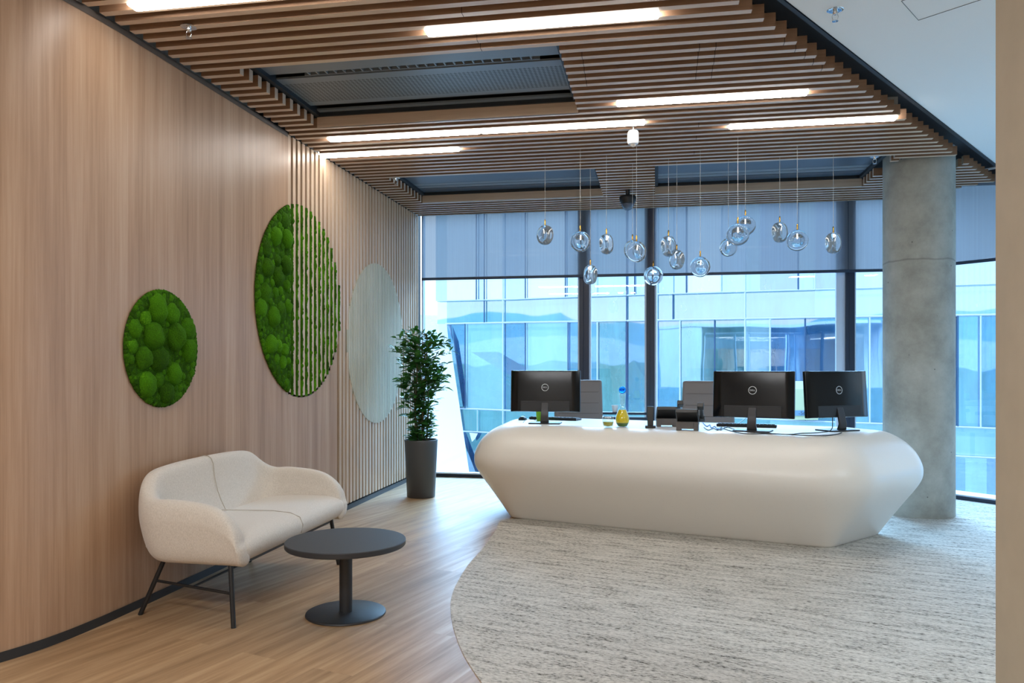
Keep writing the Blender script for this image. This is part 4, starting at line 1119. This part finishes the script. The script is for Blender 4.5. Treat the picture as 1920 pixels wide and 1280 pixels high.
# ================================================================== PENDANTS
def disc_glass():
    prof = []   # thick rim, dished centre, rotated about local Y
    R = .075
    half = [(0, .016), (.018, .0165), (.032, .020), (.044, .028), (.055, .033), (.064, .031), (.071, .022), (.075, .0)]
    n = 56; vs = []; fs = []
    full = half + [(r, -y) for r, y in reversed(half[:-1])]
    for r, y in full: vs += [Vector((r*math.cos(2*PI*k/n), y, r*math.sin(2*PI*k/n))) for k in range(n)]
    for i in range(len(full)-1):
        for k in range(n): fs.append((i*n+k, i*n+(k+1) % n, (i+1)*n+(k+1) % n, (i+1)*n+k))
    m = MB(); m.add(vs, fs); return m
def make_pendant():
    r = empty('glass_pendant', (0, 0, 0))
    disc_glass().build('glass_disc', M['crystal'], r, smooth=True)
    m = MB(); m.lathe([(0, .074), (.0055, .074), (.0055, .112), (.003, .116), (0, .116)], 16); m.build('brass_ferrule', M['brass'], r, auto=50)
    m = MB(); m.lathe([(0, .012), (.0045, .013), (.005, .03), (.0045, .05), (0, .051)], 12); m.build('light_source', M['bulb'], r, auto=60)
    return r
PD = [ # u, v, top v, width px, height px, label
 (1022, 440.6, 300, 26.6, 37.5, 'leftmost clear glass disc pendant over the desk'),
 (1088, 452.8, 281.5, 36.6, 39, 'second clear glass pendant from the left, seen face-on'),
 (1107, 514.7, 318, 21, 37, 'low clear glass pendant seen edge-on in front of the left mullion'),
 (1137, 457.8, 292, 21, 38, 'fourth clear glass pendant from the left, seen edge-on'),
 (1186, 468, 308, 28, 37, 'rear one of two overlapping clear glass pendants below the dome camera'),
 (1193.5, 472, 275, 33, 40, 'front one of two overlapping clear glass pendants below the dome camera'),
 (1225, 517, 349, 34, 36, 'lowest clear glass pendant, face-on before the black middle mullion'),
 (1253.5, 461.6, 299, 22.5, 39, 'clear glass pendant seen edge-on just right of the middle mullion'),
 (1269, 487, 306, 24, 37, 'small clear glass pendant just below and right of an edge-on one'),
 (1313, 500, 284, 35, 38.6, 'clear glass pendant hanging low and alone at the blind rail'),
 (1365.7, 463.5, 300, 29.6, 35, 'lowest clear glass pendant of the cluster of three'),
 (1383.5, 439.6, 258.6, 41, 42, 'largest clear glass pendant in the middle of the cluster of three'),
 (1397.6, 422.8, 289, 37, 38, 'topmost clear glass pendant of the cluster of three'),
 (1462, 435.6, 295.6, 24, 38.6, 'third clear glass pendant from the right, seen edge-on'),
 (1495, 450.7, 274, 40, 40, 'second clear glass pendant from the right, seen face-on'),
 (1562.5, 455.7, 292, 23, 40, 'rightmost clear glass disc pendant, edge-on near the column'),
]
proto = make_pendant()
for i, (u, v, tv, w, h, lab) in enumerate(PD):
    o = proto if i == 0 else copy_tree(proto)
    d = F*(ZC-H)/(HOR-tv); p = at_d(u, v, d)
    hh = h/F*d; s = hh/.150
    o.location = p; o.scale = (s, s, s)
    ratio = min(1, max(.44, w/h))
    # silhouettes: w = max(face*cos, thickness)
    a = math.acos(max(0, min(1, (ratio-.30)/.70))) if ratio < .97 else .12
    sg = 1 if i % 2 else -1
    o.rotation_euler = (0, 0, facing(p)+sg*a)
    tag(o, lab, 'pendant light', 'clear glass pendants over the reception desk')
    m = MB(); m.tube([(0, 0, .114), (0, 0, (ZC+.03-p.z)/s)], .0013/s, 6); m.build('wire', M['cord'], o, auto=60)

# ================================================================== OUTSIDE
FA = at_d(1200, 685, 26); FD = Vector((math.cos(math.radians(-8)), math.sin(math.radians(-8)), 0)); FN = Vector((-FD.y, FD.x, 0))
def fac(u, v, o=0): return at_plane(u, v, FA-FN*o, FN)
def piece(tab):
    def f(u):
        for (a, va), (b, vb) in zip(tab, tab[1:]):
            if u <= b or (b, vb) == tab[-1]: return va+(vb-va)*(u-a)/(b-a)
    return f
L1 = piece([(790, 565.2), (822, 564.2), (958, 561), (1106, 555.5), (1228, 551.5), (1380, 547), (1572, 541.4), (1640, 539.5), (1783, 534.7), (1990, 528)])
L2 = piece([(790, 607.7), (832, 606.9), (958, 604.5), (1106, 602.3), (1380, 597.7), (1572, 594.1), (1640, 593), (1783, 591), (1990, 588)])
L3 = piece([(790, 763), (851, 765), (942, 769), (1254, 777.5), (1597, 792.7), (1660, 794.2), (1783, 799.7), (1990, 808)])
L4 = piece([(790, 805.5), (860, 808), (895, 809.3), (1783, 854.4), (1990, 865)])
LB = piece([(790, 940), (1990, 1060)])
L0 = lambda u: L1(u)-200
LT = lambda u: L0(u)-75
LTT = lambda u: L0(u)-280
def pane_mat(name, c, refl=.36, var=.35):  # interior blotches and reflected scenery put into the diffuse colour as noise
    n = NT(name); v = mapped(n, (1, 1, 1))
    mp = n.n('ShaderNodeMapping'); mp.inputs['Scale'].default_value = (.9, .9, .22); n.l(v, mp.inputs[0])
    t = n.n('ShaderNodeTexNoise', i_Scale=1.3, i_Detail=8.0, i_Roughness=.68); n.l(mp.outputs[0], t.inputs['Vector'])
    d = tuple(x*(1-var) for x in c[:3])+(1,); e = tuple(min(1, x*(1+var)) for x in c[:3])+(1,)
    df = n.n('ShaderNodeBsdfDiffuse'); c = tuple(x*.8 for x in c[:3])+(1,); d = tuple(x*.8 for x in d[:3])+(1,); e = tuple(x*.8 for x in e[:3])+(1,)
    n.l(ramp(n, t.outputs['Fac'], [(.34, d), (.5, c), (.66, e)]), df.inputs[0])
    w = n.n('ShaderNodeTexNoise', i_Scale=.45, i_Detail=1.0); n.l(v, w.inputs['Vector'])
    bp = n.n('ShaderNodeBump', i_Strength=.035, i_Distance=.25); n.l(w.outputs['Fac'], bp.inputs['Height'])
    gl = n.n('ShaderNodeBsdfGlossy', i_Roughness=.02); gl.inputs[0].default_value = (.80, .9, .98, 1); n.l(bp.outputs['Normal'], gl.inputs['Normal'])
    mx = n.n('ShaderNodeMixShader', i_Fac=refl); n.l(df.outputs[0], mx.inputs[1]); n.l(gl.outputs[0], mx.inputs[2])
    n.l(mx.outputs[0], n.out.inputs['Surface']); return n.m
PM = {
 'w': pane_mat('facade_bright_pane', srgb(225, 240, 250), .45, .08),
 's': pane_mat('facade_sky_pane', srgb(150, 200, 235), .42, .2),
 't': pane_mat('facade_teal_spandrel', srgb(112, 170, 190), .38, .22),
 'p': pane_mat('facade_blind_pane', srgb(180, 220, 238), .30, .10),
 'd': pane_mat('facade_deep_pane', srgb(58, 112, 160), .36, .4),
 'g': pane_mat('facade_green_pane', srgb(100, 150, 160), .36, .45),
 'b': pane_mat('facade_blue_pane', srgb(88, 146, 200), .36, .35),
}
bl = empty('glass_office_building', (FA.x, FA.y, -8)); tag(bl, 'blue glass office building with pale mullion lines across the street', 'building')
BO = Vector(bl.location)
def bpart(m_, nm, mt): m_.v = [tuple(Vector(p)-BO) for p in m_.v]; return m_.build(nm, mt, bl)
rows = [
 (LT, L0, [(805, 943, 't'), (943, 1118, 't'), (1118, 1262, 't'), (1262, 1397, 't'), (1397, 1528, 't'), (1528, 1700, 't'), (1700, 1990, 't')]),
 (L0, L1, [(817, 838, 'p'), (838, 893, 'w'), (893, 908, 's'), (908, 943, 'w'), (943, 985, 's'), (985, 1060, 'w'), (1060, 1118, 's'), (1118, 1175, 'p'), (1175, 1190, 's'), (1190, 1262, 'p'), (1262, 1287, 's'), (1287, 1352, 'w'), (1352, 1397, 's'), (1397, 1425, 'p'), (1425, 1497, 'b'), (1497, 1528, 'p'), (1528, 1572, 'b'), (1572, 1640, 's'), (1640, 1790, 's'), (1790, 1990, 's')]),
 (L1, L2, [(820, 838, 'w'), (838, 943, 't'), (943, 1118, 't'), (1118, 1262, 't'), (1262, 1397, 't'), (1397, 1528, 't'), (1528, 1700, 'p'), (1700, 1990, 'p')]),
 (L2, L3, [(838, 872, 'd'), (872, 943, 'p'), (943, 985, 'd'), (985, 1065, 'p'), (1065, 1120, 'b'), (1120, 1174, 'g'), (1174, 1232, 'd'), (1232, 1275, 'b'), (1275, 1340, 'g'), (1340, 1397, 'g'), (1397, 1444, 'p'), (1444, 1510, 'b'), (1510, 1572, 'd'), (1572, 1631, 's'), (1631, 1700, 'b'), (1700, 1796, 'd'), (1796, 1839, 's'), (1839, 1990, 'b')]),
 (L3, L4, [(846, 895, 't'), (895, 943, 't'), (943, 1120, 't'), (1120, 1275, 't'), (1275, 1444, 't'), (1444, 1631, 'p'), (1631, 1790, 'p'), (1790, 1990, 'p')]),
 (L4, LB, [(858, 960, 'd'), (960, 1275, 'b'), (1275, 1631, 'b'), (1631, 1810, 'b'), (1810, 1850, 's'), (1850, 1990, 'b')]),
]
for top_, bot_, cells in rows:
    for (a, b, c) in cells:
        m = MB(); m.quad(fac(a, bot_(a)), fac(b, bot_(b)), fac(b, top_(b)), fac(a, top_(a))); bpart(m, 'glass_pane', PM[c])
# white mullion bars
MW = mat('pale_facade_bar', srgb(222, 232, 245), .4, emit=None)
def vbar(u, top_, bot_, w): 
    m = MB(); a = fac(u, bot_(u), .12); b = fac(u, top_(u), .12); m.tube([a, b], w, 4); return m
for fn, w, ua in ((L0, .026, 815), (LT, .026, 808), (L1, .026, 820), (L2, .032, 835), (L3, .03, 850), (L4, .026, 860)):
    m = MB(); us = [ua]+[u for u in (958, 1106, 1228, 1380, 1572, 1640, 1783) if u > ua]+[1988]
    m.tube([fac(u, fn(u), .12) for u in us], w, 4); bpart(m, 'horizontal_bar', MW)
for u, a, b, w in ((943, LT, L4, .026), (1118, L0, L1, .016), (1262, L0, L2, .016), (1352, L0, L1, .026), (1397, LT, L3, .026), (1528, L0, L1, .026), (1120, L2, L3, .024), (1232, LT, L3, .024), (1275, L2, L3, .026), (1444, L2, L3, .026), (1631, L2, L3, .024), (1839, L2, L3, .024), (1700, LT, L2, .024), (895, L3, L4, .016)):
    bpart(vbar(u, a, b, w), 'vertical_bar', MW)
DB = mat('dark_facade_joint', srgb(52, 90, 130), .5)
for u, a, b in ((893, L0, L1), (908, L0, L2), (985, L0, L1), (1060, L0, L1), (1175, L0, L3), (1190, L0, L1), (1287, L0, L1), (985, L2, L3), (1340, L2, L3), (1497, L0, L1), (872, L2, L3), (1174, L2, L3), (1065, L2, L3), (1510, L2, L3), (1796, L2, L3), (1262, L1, L2)):
    bpart(vbar(u, a, b, .022), 'dark_joint', DB)
# slanted left end of the building: pale leaning strut and dark return
m = MB(); m.quad(fac(822, 607, .2), fac(838, 607, .2), fac(876, 893, .2), fac(840, 893, .2)); bpart(m, 'leaning_fin', mat('white_fin', srgb(240, 244, 248), .7))
m = MB(); m.quad(fac(850, 640, .25), fac(868, 762, .25), fac(853, 764, .25), fac(838, 609, .25)); bpart(m, 'dark_return', PM['d'])
m = MB(); m.quad(fac(862, 808, .25), fac(895, 893, .25), fac(876, 893, .25), fac(858, 800, .25)); bpart(m, 'dark_return', PM['d'])
m = MB(); m.quad(fac(880, 811, .22), fac(896, 812, .22), fac(891, 822, .22), fac(885, 828, .22)); bpart(m, 'bright_reflector', mat('white_reflector', srgb(245, 246, 248), .6))
# big body behind the glass so that it casts and closes
m = MB(); q = [fac(900, 685, -.6), fac(1990, 685, -.6)]
m.add([Vector((p.x, p.y, z))+FN*o for o in (0, 8) for p in q for z in (-8, 8.2)], [(0, 1, 3, 2), (4, 5, 7, 6), (0, 1, 5, 4), (2, 3, 7, 6), (1, 3, 7, 5)]); bpart(m, 'building_core', mat('facade_core', srgb(70, 110, 140), .9))
# poster in a shop window of the building
pr = empty('shop_poster', fac(1502, 750, .3)); PO = Vector(pr.location)
def pq(u0, v0, u1, v1, o): m = MB(); m.quad(*[fac(u, v, o)-PO for u, v in ((u0, v1), (u1, v1), (u1, v0), (u0, v0))]); return m
pq(1478, 714, 1534, 729, .30).build('white_header', mat('poster_white', srgb(235, 242, 245), .7), pr)
pq(1478, 729, 1534, 787, .30).build('yellow_sheet', mat('poster_yellow', srgb(208, 218, 180), .7), pr)
pq(1478, 769, 1512, 779, .33).build('blue_band', mat('poster_blue', srgb(120, 165, 205), .7), pr)
ink = mat('poster_ink', srgb(70, 90, 105), .7)
def ptext(txt, u, v, size_px, nm):
    vs, fs = text_geo(txt, 1.0, .0, 'LEFT'); o = fac(u, v, .36)-PO; s = size_px*26/F*1.05
    X = FD*s; Z = Vector((0, 0, s))
    m = MB(); m.add([o+X*p.x+Z*p.y for p in vs], fs); m.build(nm, ink, pr)
ptext('FI', 1508, 754, 12, 'lettering'); ptext('-56%', 1497, 774.5, 9, 'lettering')
tag(pr, 'pale yellow poster with FI and -56% lettering, seen between the two right monitors', 'poster')

# ground, street, hills
def outmat(name, c, rough=.9): return mat(name, c, rough, var=.15, vscale=.2)
m = MB(); m.quad((-260, -260, -8), (260, -260, -8), (260, 300, -8), (-260, 300, -8)); struct(m.build('ground', outmat('grey_paving', srgb(150, 160, 158))), 'ground outside', 'ground')
rnd = random.Random(5)
def ridge(name, cx, cy, rad, h0, amp, mt, a0, a1, n=140, base=-8, seed=0):
    m = MB()
    for k in range(n):
        aa = [a0+(a1-a0)*(k+e)/n for e in (0, 1)]
        pts = []
        for a in aa:
            h = h0+amp*noise.noise(Vector((a*3, seed, 0)))+amp*.25*noise.noise(Vector((a*19, seed, 3)))+amp*.14*noise.noise(Vector((a*60, seed, 7)))
            pts += [Vector((cx+rad*math.cos(a), cy+rad*math.sin(a), base)), Vector((cx+(rad+30)*math.cos(a), cy+(rad+30)*math.sin(a), base+h*.6)), Vector((cx+(rad+55)*math.cos(a), cy+(rad+55)*math.sin(a), base+h))]
        m.add(pts, [(0, 3, 4, 1), (1, 4, 5, 2)])
    return struct(m.build(name, mt), 'distant hazy hills', 'hills')
ridge('hills', 0, 0, 130, 22, 6, outmat('wooded_hill', srgb(104, 140, 140)), PI*1.02, PI*1.98, seed=2)
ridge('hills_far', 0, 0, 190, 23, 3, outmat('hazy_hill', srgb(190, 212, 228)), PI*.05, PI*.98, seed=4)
ridge('treeline', 0, -6, 38, 9.5, 3.5, outmat('street_trees', srgb(92, 124, 104)), PI*1.03, PI*1.97, n=260, seed=11)
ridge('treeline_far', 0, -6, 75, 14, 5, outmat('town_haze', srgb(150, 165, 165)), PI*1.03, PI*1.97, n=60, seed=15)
# sunlit terrace left of the building, seen through the plant
m = MB(); a_, b_, c_, d_ = at_d(770, 655, 25.6), at_d(846, 655, 25.6), at_d(882, 900, 18), at_d(740, 900, 18)
m.quad(d_, c_, b_, a_); o = m.build('concrete_ramp', mat('sunlit_concrete', srgb(250, 248, 244), .8)); tag(o, 'bright sunlit pale ramp outside, seen behind the plant', 'ramp')

# ================================================================== LIGHT, SKY, CAMERA
w = bpy.data.worlds.new('sky'); sc.world = w; w.use_nodes = True
nt = w.node_tree; nt.nodes.clear()
out = nt.nodes.new('ShaderNodeOutputWorld'); bg = nt.nodes.new('ShaderNodeBackground'); tc = nt.nodes.new('ShaderNodeTexCoord')
sp = nt.nodes.new('ShaderNodeSeparateXYZ'); rp = nt.nodes.new('ShaderNodeValToRGB')
nt.links.new(tc.outputs['Generated'], sp.inputs[0]); nt.links.new(sp.outputs['Z'], rp.inputs['Fac'])
e = rp.color_ramp.elements; e[0].position = 0.0; e[0].color = (.95, 1.0, 1.05, 1); e[1].position = .55; e[1].color = (.30, .58, 1.0, 1)
x = rp.color_ramp.elements.new(.12); x.color = (.78, .93, 1.08, 1)
nt.links.new(rp.outputs['Color'], bg.inputs['Color']); bg.inputs['Strength'].default_value = SKY
nt.links.new(bg.outputs[0], out.inputs['Surface'])
sun = bpy.data.lights.new('sun', 'SUN'); sun.energy = SUN; sun.angle = .01; sun.color = (1, .95, .88)
so = bpy.data.objects.new('sun', sun); COL.objects.link(so); so.rotation_euler = Vector((.55, .35, -.75)).to_track_quat('-Z', 'Y').to_euler()
sk = bpy.data.lights.new('bright_sky', 'SUN'); sk.energy = SKYSUN; sk.angle = math.radians(50); sk.color = (.40, .68, 1)
so2 = bpy.data.objects.new('bright_sky', sk); COL.objects.link(so2); so2.rotation_euler = Vector((-.12, -.85, -.52)).to_track_quat('-Z', 'Y').to_euler()
def area(name, loc, rot, sx, sy, pw, col):
    l = bpy.data.lights.new(name, 'AREA'); l.shape = 'RECTANGLE'; l.size = sx; l.size_y = sy; l.energy = pw; l.color = col
    o = bpy.data.objects.new(name, l); COL.objects.link(o); o.location = loc; o.rotation_euler = rot; return o
# unseen fill lamps added out of view to brighten the room
area('fill_light', (-1.3, .2, ZC+.03), (0, 0, 0), 2.2, .35, FILL, (.95, .97, 1))
area('fill_light', (-1.3, -1.4, ZC+.03), (0, 0, 0), 2.2, .35, FILL, (.95, .97, 1))
area('fill_light', (3.2, 1.4, ZC+.03), (0, 0, 0), 1.5, .5, FILL*1.2, (.85, .94, 1))

cam = bpy.data.cameras.new('camera'); co = bpy.data.objects.new('camera', cam); COL.objects.link(co)
co.location = CAM; co.rotation_euler = (PI/2, 0, YAW); cam.sensor_width = 36; cam.lens = F/1920*36
cam.shift_y = (HOR-640)/1920; cam.clip_start = .05; cam.clip_end = 1000
sc.camera = co
sc.view_settings.view_transform = 'Standard'; sc.view_settings.look = 'None'; sc.view_settings.exposure = EXPO; sc.view_settings.gamma = 1.0
sc.cycles.max_bounces = 10; sc.cycles.diffuse_bounces = 4; sc.cycles.glossy_bounces = 4; sc.cycles.transmission_bounces = 10; sc.cycles.transparent_max_bounces = 16
sc.cycles.caustics_reflective = False; sc.cycles.caustics_refractive = False; sc.cycles.sample_clamp_indirect = 4.0
sc.cycles.use_denoising = True
